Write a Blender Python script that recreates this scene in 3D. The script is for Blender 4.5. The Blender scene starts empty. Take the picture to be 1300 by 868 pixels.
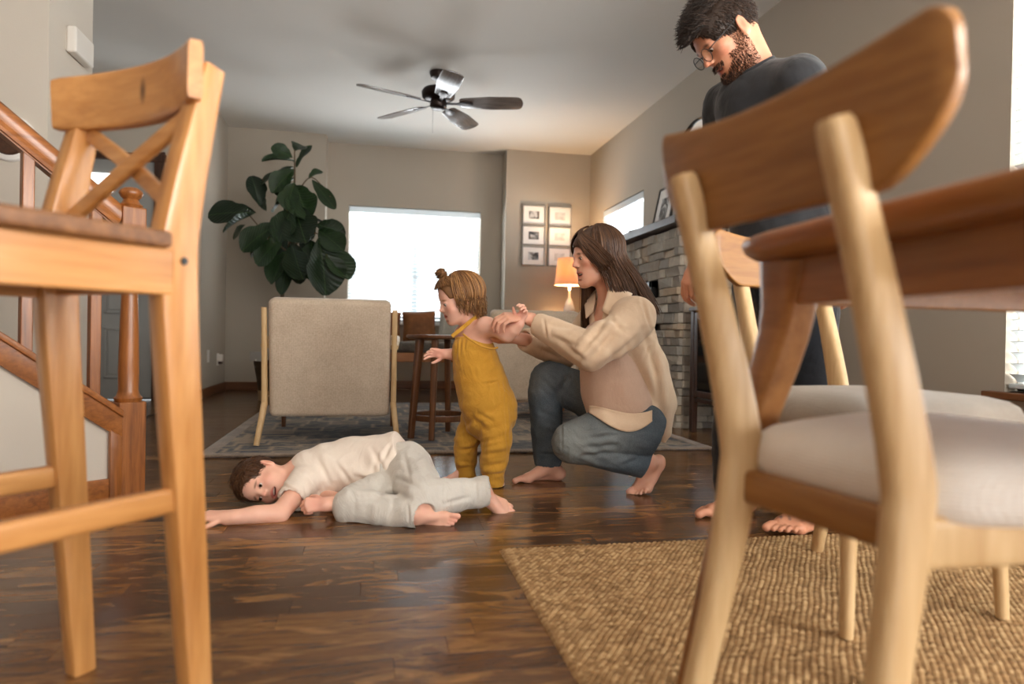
import bpy, bmesh, math, random
import numpy as np
from mathutils import Vector, Matrix
random.seed(7); rng = np.random.default_rng(7)
S = bpy.context.scene; COL = S.collection
PI = math.pi
def V3(*a): return np.array(a, float)

# ------------------------------------------------------------------ camera
CAM_H = 0.60
_y, _p, _r = math.radians(11.7), math.radians(-0.42), math.radians(1.05)
FW = V3(math.sin(_y)*math.cos(_p), math.cos(_y)*math.cos(_p), math.sin(_p))
_r0 = V3(math.cos(_y), -math.sin(_y), 0); _u0 = np.cross(_r0, FW)
RT = _r0*math.cos(_r) + _u0*math.sin(_r); UP = -_r0*math.sin(_r) + _u0*math.cos(_r)
CAMP = V3(0, 0, CAM_H); FPX = 866.7
cd = bpy.data.cameras.new('camera'); cam = bpy.data.objects.new('camera', cd); COL.objects.link(cam)
cam.matrix_world = Matrix(((RT[0], UP[0], -FW[0], 0), (RT[1], UP[1], -FW[1], 0), (RT[2], UP[2], -FW[2], CAM_H), (0, 0, 0, 1)))
cd.lens = 24; cd.sensor_width = 36; cd.clip_start = 0.02
cd.dof.use_dof = True; cd.dof.focus_distance = 2.72; cd.dof.aperture_fstop = 2.2
S.camera = cam
def PX(px, py, d):
    """world point seen at photo pixel (px,py) at distance d along the view axis"""
    return CAMP + d*(FW + RT*(px-650)/FPX - UP*(py-434)/FPX)
def on_floor(px, py, z=0.0):
    r = FW + RT*(px-650)/FPX - UP*(py-434)/FPX
    return CAMP + r*((z-CAM_H)/r[2])

# ------------------------------------------------------------------ world, exposure
W = bpy.data.worlds.new('daylight'); S.world = W; W.use_nodes = True
bg = W.node_tree.nodes['Background']; bg.inputs[0].default_value = (0.90, 0.96, 1.0, 1); bg.inputs[1].default_value = 3.0
S.view_settings.view_transform = 'Standard'; S.view_settings.look = 'None'
S.view_settings.exposure = 0.58; S.view_settings.gamma = 1.0; S.view_settings.use_curve_mapping = False
S.cycles.use_denoising = True
S.cycles.max_bounces = 8; S.cycles.diffuse_bounces = 5; S.cycles.glossy_bounces = 4; S.cycles.transmission_bounces = 6
S.cycles.sample_clamp_indirect = 6.0
S.cycles.caustics_reflective = False; S.cycles.caustics_refractive = False
def daylight(name, loc, face, w, h, power, col=(0.93, 0.97, 1.0)):
    """an area lamp facing into the room: daylight at windows, plus added fill"""
    l = bpy.data.lights.new(name, 'AREA'); l.shape = 'RECTANGLE'; l.size = w; l.size_y = h; l.energy = power; l.color = col
    o = bpy.data.objects.new(name, l); COL.objects.link(o); o.location = loc
    o.rotation_euler = Vector(face).to_track_quat('-Z', 'Y').to_euler(); return o
ROOM_H = 2.71; XR = 2.45
# (face = direction the light travels)
daylight('daylight_back_window', (0.48, 7.93, 1.38), (0, -1, -0.15), 1.45, 1.25, 56)
daylight('daylight_high_window', (XR+0.13, 6.5, 1.65), (-1, -0.1, 0), 1.05, 0.6, 16)
daylight('daylight_dining_window', (XR+0.10, 1.35, 1.25), (-1, 0, -0.08), 1.75, 1.65, 115, (1.0, 0.965, 0.915))
daylight('daylight_kitchen_window', (XR+0.10, -1.0, 1.25), (-1, 0.1, -0.08), 1.8, 1.65, 140, (1.0, 0.955, 0.895))
daylight('rear_fill_lamp', (1.15, -3.05, 1.25), (-0.1, 1, 0), 2.0, 2.1, 58, (1.0, 0.955, 0.895))  # unseen opening behind the camera, added for rear fill
daylight('hall_fill_lamp', (-3.3, 5.6, 1.4), (1, 0, -0.1), 0.5, 1.6, 3)  # added weak fill for the hall; the wall has no window here

# ------------------------------------------------------------------ materials
MATS = {}
def srgb(r, g, b):
    f = lambda c: (c/255/12.92) if c/255 <= 0.04045 else ((c/255+0.055)/1.055)**2.4
    return (f(r), f(g), f(b), 1)
class N:
    def __init__(s, name):
        s.m = bpy.data.materials.new(name); s.m.use_nodes = True; s.t = s.m.node_tree
        s.b = s.t.nodes['Principled BSDF']; s.tc = None
    def n(s, ty, **kw):
        x = s.t.nodes.new('ShaderNode'+ty)
        for k, v in kw.items():
            if k.startswith('i_'): x.inputs[k[2:].replace('_', ' ')].default_value = v
            else: setattr(x, k, v)
        return x
    def l(s, a, b): s.t.links.new(a, b)
    def coord(s, scale=(1, 1, 1), which='Object', rot=(0, 0, 0), rnd=False):
        if s.tc is None: s.tc = s.n('TexCoord')
        mp = s.n('Mapping'); mp.inputs['Scale'].default_value = scale; mp.inputs['Rotation'].default_value = rot
        s.l(s.tc.outputs[which], mp.inputs['Vector'])
        if rnd:
            oi = s.n('ObjectInfo'); mul = s.n('Math', operation='MULTIPLY'); mul.inputs[1].default_value = 37.0
            s.l(oi.outputs['Random'], mul.inputs[0])
            cb = s.n('CombineXYZ'); [s.l(mul.outputs[0], cb.inputs[i]) for i in range(3)]
            s.l(cb.outputs[0], mp.inputs['Location'])
        return mp.outputs[0]
    def noise(s, vec, scale=5, detail=4, rough=0.55, dist=0.0):
        x = s.n('TexNoise'); x.inputs['Scale'].default_value = scale; x.inputs['Detail'].default_value = detail
        x.inputs['Roughness'].default_value = rough; x.inputs['Distortion'].default_value = dist
        s.l(vec, x.inputs['Vector']); return x.outputs['Fac']
    def ramp(s, fac, stops, interp='LINEAR'):
        x = s.n('ValToRGB'); r = x.color_ramp; r.interpolation = interp
        while len(r.elements) < len(stops): r.elements.new(0.5)
        for e, (p, c) in zip(r.elements, stops): e.position = p; e.color = c
        s.l(fac, x.inputs[0]); return x.outputs[0]
    def mix(s, fac, a, b, blend='MIX'):
        x = s.n('Mix', data_type='RGBA', blend_type=blend)
        for sock, v in ((x.inputs[0], fac), (x.inputs[6], a), (x.inputs[7], b)):
            if hasattr(v, 'is_linked'): s.l(v, sock)
            else: sock.default_value = v
        return x.outputs[2]
    def bump(s, h, strength=0.2, dist=0.01, prev=None):
        x = s.n('Bump'); x.inputs['Strength'].default_value = strength; x.inputs['Distance'].default_value = dist
        s.l(h, x.inputs['Height'])
        if prev is not None: s.l(prev, x.inputs['Normal'])
        s.l(x.outputs[0], s.b.inputs['Normal']); return x.outputs[0]
    def set(s, color=None, rough=0.5, spec=0.5, metal=0.0, **kw):
        if color is not None:
            if hasattr(color, 'is_linked'): s.l(color, s.b.inputs['Base Color'])
            else: s.b.inputs['Base Color'].default_value = color
        if hasattr(rough, 'is_linked'): s.l(rough, s.b.inputs['Roughness'])
        else: s.b.inputs['Roughness'].default_value = rough
        s.b.inputs['Specular IOR Level'].default_value = spec; s.b.inputs['Metallic'].default_value = metal
        for k, v in kw.items(): s.b.inputs[k.replace('_', ' ')].default_value = v
        return s.m
def reg(name, m): MATS[name] = m; return m
def mat_plain(name, col, rough=0.5, spec=0.5, metal=0, var=0.06, vs=6, bump=0.0, bs=60):
    k = N(name); v = k.coord(); f = k.noise(v, vs, 3)
    c2 = tuple(min(1, c*(1+var)) for c in col[:3])+(1,); c1 = tuple(c*(1-var) for c in col[:3])+(1,)
    k.set(k.ramp(f, [(0.3, c1), (0.7, c2)]), rough, spec, metal)
    if bump: k.bump(k.noise(v, bs, 2), bump, 0.004)
    return reg(name, k.m)
def mat_wood(name, c_dark, c_mid, c_light, axis='z', scale=1.0, rough=0.4, spec=0.4, coat=0.0, knots=False, rnd=True):
    k = N(name); st = {'x': (0.7, 9, 9), 'y': (9, 0.7, 9), 'z': (9, 9, 0.7)}[axis]
    v = k.coord(tuple(a*scale for a in st), rnd=rnd)
    f1 = k.noise(v, 2.2, 5, 0.6, 1.2); f2 = k.noise(v, 9, 3, 0.6, 0.3)
    v3 = k.coord((1.3, 1.3, 1.3), rnd=rnd); f3 = k.noise(v3, 1.5, 2)
    c = k.ramp(f1, [(0.30, c_dark), (0.5, c_mid), (0.72, c_light)])
    c = k.mix(0.35, c, k.ramp(f2, [(0.35, c_dark), (0.65, c_light)]), 'MULTIPLY' if False else 'MIX')
    c = k.mix(k.ramp(f3, [(0.35, (0, 0, 0, 1)), (0.75, (0.45, 0.45, 0.45, 1))]), c, c_light)
    if knots:
        vo = k.n('TexVoronoi'); vo.inputs['Scale'].default_value = 3.2; k.l(k.coord((2.2, 2.2, 0.9), rnd=rnd), vo.inputs['Vector'])
        kn = k.ramp(vo.outputs['Distance'], [(0.045, (1, 1, 1, 1)), (0.085, (0, 0, 0, 1))])
        c = k.mix(kn, c, tuple(x*0.35 for x in c_dark[:3])+(1,))
    k.set(c, rough, spec); k.b.inputs['Coat Weight'].default_value = coat; k.b.inputs['Coat Roughness'].default_value = 0.2
    k.bump(f2, 0.06, 0.003); return reg(name, k.m)
def mat_fabric(name, col, col2=None, rough=0.9, weave=420, strength=0.25, sheen=0.25, mott=0.5):
    k = N(name); v = k.coord(); col2 = col2 or tuple(c*0.82 for c in col[:3])+(1,)
    f = k.noise(v, 9, 4, 0.6); f2 = k.noise(v, 120, 2, 0.7)
    c = k.ramp(f, [(0.3, col2), (0.7, col)]); c = k.mix(mott*0.4, c, k.ramp(f2, [(0.35, col2), (0.65, col)]))
    k.set(c, rough, 0.2); k.b.inputs['Sheen Weight'].default_value = sheen; k.b.inputs['Sheen Roughness'].default_value = 0.5
    wv = k.n('TexWave', wave_type='BANDS', bands_direction='X'); wv.inputs['Scale'].default_value = weave/6; wv.inputs['Distortion'].default_value = 1.5
    wz = k.n('TexWave', wave_type='BANDS', bands_direction='Z'); wz.inputs['Scale'].default_value = weave/6; wz.inputs['Distortion'].default_value = 1.5
    k.l(v, wv.inputs[0]); k.l(v, wz.inputs[0])
    ad = k.n('Math', operation='ADD'); k.l(wv.outputs['Fac'], ad.inputs[0]); k.l(wz.outputs['Fac'], ad.inputs[1])
    k.bump(ad.outputs[0], strength, 0.002); return reg(name, k.m)

mat_plain('wall_paint', srgb(176, 166, 152), 0.85, 0.25, var=0.015, vs=2, bump=0.12, bs=220)
mat_plain('wall_paint_light', srgb(206, 198, 186), 0.85, 0.25, var=0.015, vs=2, bump=0.12, bs=220)
mat_plain('ceiling_paint', srgb(218, 214, 207), 0.9, 0.2, var=0.012, vs=1.5, bump=0.25, bs=140)
mat_plain('white_trim', srgb(236, 234, 230), 0.4, 0.4, var=0.01)
k = N('blind_white'); tl_ = k.n('BsdfTranslucent'); tl_.inputs[0].default_value = (0.86, 0.90, 0.90, 1); k.set(srgb(206, 213, 216), 0.5, 0.3); mx = k.n('MixShader'); mx.inputs[0].default_value = 0.04  # slats are white; colour greyed to stand in for shade against the sky
k.l(k.b.outputs[0], mx.inputs[1]); k.l(tl_.outputs[0], mx.inputs[2]); k.l(mx.outputs[0], k.t.nodes['Material Output'].inputs['Surface']); reg('blind_white', k.m)
mat_plain('white_plastic', srgb(225, 220, 212), 0.4, 0.4, var=0.02)
mat_plain('grey_door', srgb(150, 148, 143), 0.5, 0.3, var=0.02)
mat_plain('black_metal', srgb(26, 25, 25), 0.35, 0.5, var=0.05)
mat_plain('bronze', srgb(42, 30, 26), 0.38, 0.5, 0.6, var=0.08)
mat_plain('chrome', srgb(200, 200, 200), 0.2, 0.5, 1.0, var=0.02)
OAK = mat_wood('stair_oak', srgb(92, 50, 20), srgb(140, 82, 36), srgb(176, 110, 54), 'z', 1.0, 0.35, 0.45, 0.25)
mat_wood('stair_oak_x', srgb(92, 50, 20), srgb(140, 82, 36), srgb(176, 110, 54), 'x', 1.0, 0.35, 0.45, 0.25)
mat_wood('base_oak', srgb(70, 40, 20), srgb(104, 62, 32), srgb(128, 80, 44), 'x', 1.0, 0.4, 0.4, 0.1)
mat_wood('base_oak_y', srgb(70, 40, 20), srgb(104, 62, 32), srgb(128, 80, 44), 'y', 1.0, 0.4, 0.4, 0.1)
mat_wood('pine', srgb(150, 92, 42), srgb(184, 124, 64), srgb(208, 154, 94), 'z', 1.0, 0.33, 0.45, 0.3, knots=True)
mat_wood('pine_x', srgb(150, 92, 42), srgb(184, 124, 64), srgb(208, 154, 94), 'x', 1.0, 0.33, 0.45, 0.3, knots=True)
mat_wood('pine_y', srgb(150, 92, 42), srgb(184, 124, 64), srgb(208, 154, 94), 'y', 1.0, 0.33, 0.45, 0.3, knots=True)
mat_wood('pine_shaded', srgb(82, 50, 26), srgb(112, 72, 40), srgb(140, 96, 58), 'x', 1.2, 0.45, 0.4, 0.1)  # stool seat pine, darkened to hold the shadow on its edge
mat_wood('light_oak', srgb(176, 134, 84), srgb(200, 160, 108), srgb(216, 180, 130), 'z', 1.1, 0.42, 0.4, 0.12)
mat_wood('ash_shaded_x', srgb(116, 74, 34), srgb(144, 96, 46), srgb(168, 120, 66), 'x', 1.1, 0.42, 0.4, 0.12)  # chair wood again, darkened for the shade on backrest and rear rail
mat_wood('table_wood', srgb(116, 72, 34), srgb(146, 95, 48), srgb(168, 117, 66), 'y', 0.9, 0.35, 0.45, 0.2)
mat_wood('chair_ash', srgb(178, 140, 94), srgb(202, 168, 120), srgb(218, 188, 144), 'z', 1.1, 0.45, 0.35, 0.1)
mat_wood('walnut', srgb(60, 34, 18), srgb(96, 58, 32), srgb(124, 78, 44), 'z', 1.0, 0.4, 0.4, 0.1)
mat_wood('bench_wood', srgb(120, 68, 30), srgb(160, 98, 48), srgb(184, 120, 64), 'x', 1.0, 0.4, 0.4, 0.1)
mat_wood('dark_cabinet_wood', srgb(38, 22, 15), srgb(62, 38, 26), srgb(84, 54, 38), 'z', 1.0, 0.4, 0.4, 0.1)
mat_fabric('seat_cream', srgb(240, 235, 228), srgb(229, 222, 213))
mat_fabric('linen_beige', srgb(212, 194, 172), srgb(182, 162, 140), weave=300, strength=0.25, mott=1.3)
mat_fabric('brown_leather', srgb(150, 98, 58), srgb(108, 68, 40), 0.55, 60, 0.1, 0.0)
mat_fabric('grey_weave', srgb(128, 120, 110), srgb(78, 72, 66), mott=1.0)
mat_fabric('pale_cushion', srgb(196, 192, 180), srgb(176, 170, 158))

# ------------------------------------------------------------------ mesh helpers
def link(name, me, mat=None, parent=None, smooth=False):
    o = bpy.data.objects.new(name, me); COL.objects.link(o)
    if mat is not None:
        me.materials.clear(); me.materials.append(MATS[mat] if isinstance(mat, str) else mat)
    if smooth: me.polygons.foreach_set('use_smooth', [True]*len(me.polygons))
    if parent is not None: o.parent = parent
    return o
def mesh_vf(v, f, name='mesh'):
    me = bpy.data.meshes.new(name); me.from_pydata([tuple(map(float, p)) for p in v], [], [tuple(map(int, q)) for q in f]); me.update(); return me
def bm_mesh(bm, name='mesh'):
    bmesh.ops.recalc_face_normals(bm, faces=bm.faces)
    me = bpy.data.meshes.new(name); bm.to_mesh(me); bm.free(); return me
def tag(o, label=None, cat=None, group=None, kind=None):
    if label: o['label'] = label
    if cat: o['category'] = cat
    if group: o['group'] = group
    if kind: o['kind'] = kind
    return o
def thing(name, label, cat, loc=(0, 0, 0), rz=0.0, group=None):
    o = bpy.data.objects.new(name, None); COL.objects.link(o); o.empty_display_size = 0.1
    o.location = loc; o.rotation_euler = (0, 0, rz); return tag(o, label, cat, group)
def bm_box(bm, lo, hi, rot=None, bevel=0.0, seg=2):
    lo, hi = np.array(lo, float), np.array(hi, float); c = (lo+hi)/2; s = hi-lo
    M = Matrix.Translation(Vector(c)) @ (rot.to_4x4() if rot is not None else Matrix()) @ Matrix.Diagonal((s[0], s[1], s[2], 1))
    r = bmesh.ops.create_cube(bm, size=1, matrix=M)
    if bevel > 0:
        ed = list({e for v in r['verts'] for e in v.link_edges})
        bmesh.ops.bevel(bm, geom=ed, offset=bevel, segments=seg, affect='EDGES', profile=0.5)
def box(name, lo, hi, mat, parent=None, bevel=0.0, seg=2, rot=None, smooth=False):
    bm = bmesh.new(); bm_box(bm, lo, hi, rot, bevel, seg); return link(name, bm_mesh(bm, name), mat, parent, smooth)
def struct(o): o['kind'] = 'structure'; return o
def wall_poly(name, quads, mat, parent=None):
    v, f = [], []
    for q in quads:
        i = len(v); v += list(q); f.append(tuple(range(i, i+len(q))))
    return link(name, mesh_vf(v, f, name), mat, parent)
def sweep(path, prof, up=(0, 0, 1), cap=True, close=False):
    """path: [(p, sx, sy)] ; prof: list of 2d points (unit); x axis along 'side', y along 'up-ish'"""
    pts = [np.array(p[0], float) for p in path]; n = len(pts); m = len(prof); v = []; f = []
    for i, (p, sx, sy) in enumerate(path):
        a = pts[max(i-1, 0)]; b = pts[min(i+1, n-1)]; t = b-a; t /= np.linalg.norm(t)
        u = np.array(up, float); s = np.cross(t, u); s /= np.linalg.norm(s); w = np.cross(s, t)
        for (x, y) in prof: v.append(pts[i]+s*x*sx+w*y*sy)
    for i in range(n-1):
        for j in range(m): k = (j+1) % m; f.append((i*m+j, i*m+k, (i+1)*m+k, (i+1)*m+j))
    if cap: f.append(tuple(range(m-1, -1, -1))); f.append(tuple((n-1)*m+j for j in range(m)))
    return v, f
def rrect(r=0.3, seg=3):
    """unit rounded square profile, half-size 0.5"""
    out = []
    for cx, cy, a0 in ((0.5-r, 0.5-r, 0), (-0.5+r, 0.5-r, 90), (-0.5+r, -0.5+r, 180), (0.5-r, -0.5+r, 270)):
        for i in range(seg+1):
            a = math.radians(a0+90*i/seg); out.append((cx+r*math.cos(a), cy+r*math.sin(a)))
    return out
def circ(n=16): return [(0.5*math.cos(2*PI*i/n), 0.5*math.sin(2*PI*i/n)) for i in range(n)]
def swept(name, path, prof, mat, parent=None, up=(0, 0, 1), smooth=True):
    v, f = sweep(path, prof, up); bm = bmesh.new(); bv = [bm.verts.new(tuple(p)) for p in v]
    for q in f: bm.faces.new([bv[i] for i in q])
    o = link(name, bm_mesh(bm, name), mat, parent)
    if smooth: shade_auto(o)
    return o
def shade_auto(o, ang=40):
    me = o.data; me.polygons.foreach_set('use_smooth', [True]*len(me.polygons))
    try: me.set_sharp_from_angle(angle=math.radians(ang))
    except Exception: pass
def lathe(name, prof, mat, parent=None, n=24, loc=(0, 0, 0), ang=50):
    v, f = [], []; m = len(prof)
    for i in range(n):
        a = 2*PI*i/n
        for (r, z) in prof: v.append((loc[0]+r*math.cos(a), loc[1]+r*math.sin(a), loc[2]+z))
    for i in range(n):
        j = (i+1) % n
        for k in range(m-1): f.append((i*m+k, j*m+k, j*m+k+1, i*m+k+1))
    bm = bmesh.new(); bv = [bm.verts.new(p) for p in v]
    for q in f:
        try: bm.faces.new([bv[i] for i in q])
        except ValueError: pass
    bmesh.ops.remove_doubles(bm, verts=bm.verts, dist=1e-5)
    o = link(name, bm_mesh(bm, name), mat, parent); shade_auto(o, ang); return o
def prism(name, poly, h, mat, parent=None, axes=((1, 0, 0), (0, 1, 0), (0, 0, 1)), org=(0, 0, 0), bevel=0.0, seg=2, smooth=True):
    """extrude a 2-d polygon by h along the third axis"""
    a, b, c = (np.array(x, float) for x in axes); org = np.array(org, float)
    bm = bmesh.new(); lo = [bm.verts.new(tuple(org+a*x+b*y)) for x, y in poly]; hi = [bm.verts.new(tuple(org+a*x+b*y+c*h)) for x, y in poly]
    n = len(poly); bm.faces.new(lo[::-1]); bm.faces.new(hi)
    for i in range(n): bm.faces.new((lo[i], lo[(i+1) % n], hi[(i+1) % n], hi[i]))
    if bevel:
        ed = [e for e in bm.edges if not (e.verts[0] in lo) ^ (e.verts[1] in lo)]
        bmesh.ops.bevel(bm, geom=ed, offset=bevel, segments=seg, affect='EDGES', profile=0.5)
    o = link(name, bm_mesh(bm, name), mat, parent)
    if smooth: shade_auto(o, 35)
    return o
def grid_surf(name, fn, nu, nv, mat, parent=None, thick=0.0, closed_u=False):
    v = [fn(i/(nu-1) if not closed_u else i/nu, j/(nv-1)) for i in range(nu) for j in range(nv)]; f = []
    for i in range(nu if closed_u else nu-1):
        for j in range(nv-1): k = (i+1) % nu; f.append((i*nv+j, k*nv+j, k*nv+j+1, i*nv+j+1))
    o = link(name, mesh_vf(v, f, name), mat, parent, True)
    if thick:
        md = o.modifiers.new('solid', 'SOLIDIFY'); md.thickness = thick; md.offset = 0
    return o
def copy_tree(o, parent=None):
    c = o.copy(); COL.objects.link(c); c.parent = parent
    for ch in list(o.children): copy_tree(ch, c)
    return c
# ================================================================== THE ROOM
def wall_cells(name, axis, pos, thick, rng_a, rng_z, holes, mat):
    """wall slab normal to axis ('x'/'y'), its room face at pos, thick outward (sign); holes = (a0,a1,z0,z1)"""
    A = sorted({rng_a[0], rng_a[1], *[h[0] for h in holes], *[h[1] for h in holes]}); Zs = sorted({rng_z[0], rng_z[1], *[h[2] for h in holes], *[h[3] for h in holes]})
    bm = bmesh.new()
    for i in range(len(A)-1):
        for j in range(len(Zs)-1):
            ca, cz = (A[i]+A[i+1])/2, (Zs[j]+Zs[j+1])/2
            if any(h[0] < ca < h[1] and h[2] < cz < h[3] for h in holes): continue
            p0, p1 = min(pos, pos+thick), max(pos, pos+thick)
            if axis == 'x': bm_box(bm, (p0, A[i], Zs[j]), (p1, A[i+1], Zs[j+1]))
            else: bm_box(bm, (A[i], p0, Zs[j]), (A[i+1], p1, Zs[j+1]))
    bmesh.ops.remove_doubles(bm, verts=bm.verts, dist=1e-5)
    # drop the inner faces shared by two cells
    seen = {}
    for f in bm.faces: seen.setdefault(tuple(sorted(v.index for v in f.verts)), []).append(f)
    bm.verts.index_update(); seen = {}
    for f in bm.faces: seen.setdefault(tuple(sorted(v.index for v in f.verts)), []).append(f)
    bmesh.ops.delete(bm, geom=[f for fs in seen.values() if len(fs) > 1 for f in fs], context='FACES_ONLY')
    return struct(link(name, bm_mesh(bm, name), mat))
WIN_B = (-0.26, 1.22, 0.74, 2.03)          # back window x0,x1,z0,z1
WIN_D = (0.45, 2.24, 0.42, 2.08)           # dining window y0,y1,z0,z1
WIN_K = (-1.95, -0.05, 0.42, 2.08)
WIN_F = (5.95, 7.06, 1.30, 1.985)          # high window beside the chimney breast
YB, YL, YR = 7.80, 7.50, 7.55
YE = 6.45
struct(box('floor', (-4.0, -3.2, -0.10), (XR+0.1, 8.0, -0.012), 'base_oak'))
struct(box('ceiling', (-4.0, -3.2, ROOM_H), (XR+0.1, 8.0, ROOM_H+0.1), 'ceiling_paint'))
wall_cells('wall_right', 'x', XR, 0.14, (-3.2, 8.0), (-0.1, ROOM_H), [WIN_D, WIN_K, WIN_F], 'wall_paint')
wall_cells('wall_back', 'y', YB, 0.14, (-1.6, XR), (-0.1, ROOM_H), [WIN_B], 'wall_paint')
struct(box('wall_back_left', (-1.47, YL, -0.1), (-0.492, YB, ROOM_H), 'wall_paint'))
struct(box('wall_back_right', (1.467, YR, -0.1), (XR, YB, ROOM_H), 'wall_paint'))
struct(box('wall_left', (-1.61, YE, -0.1), (-1.47, YB+0.1, ROOM_H), 'wall_paint'))
wall_cells('wall_entry', 'y', YE, 0.14, (-3.5, -1.61), (-0.1, ROOM_H), [(-2.77, -1.85, 0.0, 2.07)], 'wall_paint')
wall_cells('wall_hall', 'x', -3.5, -0.14, (-3.2, YE+0.14), (-0.1, ROOM_H), [], 'wall_paint')
struct(box('wall_stair', (-3.5, 3.83, -0.1), (-1.60, 4.37, ROOM_H), 'wall_paint_light'))
wall_cells('wall_behind', 'y', -3.0, -0.14, (-3.64, XR+0.14), (-0.1, ROOM_H), [(0.1, 2.2, 0.0, 2.2)], 'wall_paint_light')

# baseboards
for nm, lo, hi, m in (('baseboard_left', (-1.47, YE, 0), (-1.455, YL, 0.085), 'base_oak_y'),
                      ('baseboard_back_left', (-1.47, YL-0.015, 0), (-0.48, YL, 0.085), 'base_oak'),
                      ('baseboard_back', (-0.49, YB-0.015, 0), (1.46, YB, 0.085), 'base_oak'),
                      ('baseboard_back_right', (1.455, YR-0.015, 0), (XR, YR, 0.085), 'base_oak'),
                      ('baseboard_entry', (-1.77, YE-0.015, 0), (-1.455, YE, 0.085), 'base_oak'),
                      ('baseboard_right', (XR-0.015, -3.0, 0), (XR, 3.15, 0.085), 'base_oak_y'),
                      ('baseboard_stair', (-1.60, 3.815, 0), (-1.585, 4.385, 0.085), 'base_oak_y')):
    struct(box(nm, lo, hi, m, bevel=0.004))

# ---- glass
k = N('window_glass'); tr = k.n('BsdfTransparent'); gl = k.n('BsdfGlossy'); gl.inputs['Roughness'].default_value = 0.02
mx = k.n('MixShader'); mx.inputs[0].default_value = 0.05; k.l(tr.outputs[0], mx.inputs[1]); k.l(gl.outputs[0], mx.inputs[2])
k.l(mx.outputs[0], k.t.nodes['Material Output'].inputs['Surface']); reg('window_glass', k.m)

def window(name, axis, pos, out, a0, a1, z0, z1, sashes, depth=0.1, rail=None, sill=None):
    """frame, sashes and panes set in the wall opening; out = +1/-1 direction to the outside"""
    def bx(nm, aa, ab, za, zb, d0, d1, mat, par, bev=0.004):
        p0, p1 = sorted((pos+out*d0, pos+out*d1))
        return box(nm, (p0, aa, za) if axis == 'x' else (aa, p0, za), (p1, ab, zb) if axis == 'x' else (ab, p1, zb), mat, par, bev)
    t = 0.035
    root = bx(name, a0, a1, z0, z0+t, 0.06, 0.12, 'white_trim', None); struct(root)
    bx('frame', a0, a1, z1-t, z1, 0.06, 0.12, 'white_trim', root); bx('frame', a0, a0+t, z0, z1, 0.06, 0.12, 'white_trim', root); bx('frame', a1-t, a1, z0, z1, 0.06, 0.12, 'white_trim', root)
    for i in range(sashes):
        s0 = a0+t+(a1-a0-2*t)*i/sashes; s1 = a0+t+(a1-a0-2*t)*(i+1)/sashes
        if i: bx('mullion', s0-0.03, s0+0.03, z0+t, z1-t, 0.055, 0.115, 'white_trim', root)
        zs = [z0+t, z1-t] if rail is None else [z0+t, rail, z1-t]
        for j in range(len(zs)-1):
            bx('pane', s0+0.02, s1-0.02, zs[j]+0.01, zs[j+1]-0.01, 0.088, 0.092, 'window_glass', root, 0)
            if j: bx('meeting_rail', s0, s1, zs[j]-0.022, zs[j]+0.022, 0.07, 0.11, 'white_trim', root)
    if sill:
        bx('sill', a0-0.06, a1+0.06, z0-0.028, z0, -0.05, 0.06, sill, root)
    return root
window('window_1', 'y', YB, 1, *WIN_B[:2], *WIN_B[2:], 2, rail=1.235, sill='white_trim')
window('window_2', 'x', XR, 1, *WIN_F[:2], *WIN_F[2:], 2)
window('window_3', 'x', XR, 1, *WIN_D[:2], *WIN_D[2:], 2, rail=1.2, sill='base_oak_y')
window('window_4', 'x', XR, 1, *WIN_K[:2], *WIN_K[2:], 2, rail=1.2, sill='base_oak_y')
window('window_5', 'y', -3.0, -1, 0.1, 2.2, 0.0, 2.2, 2)  # unseen, added to carry the rear fill lamp

def blind(label, axis, pos, a0, a1, z0, z1, pitch, tilt, cords, side=-1):
    t = thing('window_blind', label, 'blind', (pos, (a0+a1)/2, z0) if axis == 'x' else ((a0+a1)/2, pos, z0), PI/2*side if axis == 'x' else 0.0)
    w = a1-a0; h = z1-z0
    bm = bmesh.new()                                                # one slightly crowned slat, shared by all
    ny = 5; rows = []
    for sx in (-w/2, w/2):
        for s in (1, -1):
            rows.append([bm.verts.new((sx, (j/(ny-1)-0.5)*0.050, 0.004*(1-(2*j/(ny-1)-1)**2)+s*0.0013)) for j in range(ny)])
    a, b, c, d = rows
    for j in range(ny-1):
        bm.faces.new((a[j], c[j], c[j+1], a[j+1])); bm.faces.new((b[j], b[j+1], d[j+1], d[j]))
        bm.faces.new((a[j], a[j+1], b[j+1], b[j])); bm.faces.new((c[j], d[j], d[j+1], c[j+1]))
    bm.faces.new((a[0], b[0], d[0], c[0])); bm.faces.new((a[-1], c[-1], d[-1], b[-1]))
    me = bm_mesh(bm, 'slat')
    n = int((h-0.11)/pitch)
    for i in range(n):
        o = link('slat', me, 'blind_white' if i == 0 else None, t); o.location = (0, 0, 0.045+pitch*i); o.rotation_euler = (tilt+random.uniform(-.02, .02), 0, 0)
    box('head_rail', (-w/2-0.005, -0.035, h-0.07), (w/2+0.005, 0.03, h-0.005), 'blind_white', t, 0.006)
    box('bottom_rail', (-w/2, -0.026, 0.004), (w/2, 0.026, 0.024), 'blind_white', t, 0.005)
    for c in cords:
        box('ladder_cord', (c*w-0.001, -0.027, 0.02), (c*w+0.001, -0.0255, h-0.06), 'white_plastic', t)
    return t
blind('white slatted blind over the wide window behind the armchairs', 'y', YB+0.03, WIN_B[0]+0.01, WIN_B[1]-0.01, WIN_B[2]+0.01, WIN_B[3]-0.005, 0.043, math.radians(-34), (-0.4, -0.05, 0.05, 0.4))
blind('white slatted blind in the small high window beside the stone fireplace', 'x', XR+0.03, WIN_F[0]+0.01, WIN_F[1]-0.01, WIN_F[2]+0.01, WIN_F[3]-0.005, 0.043, math.radians(-24), (-0.35, 0.35))
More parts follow.
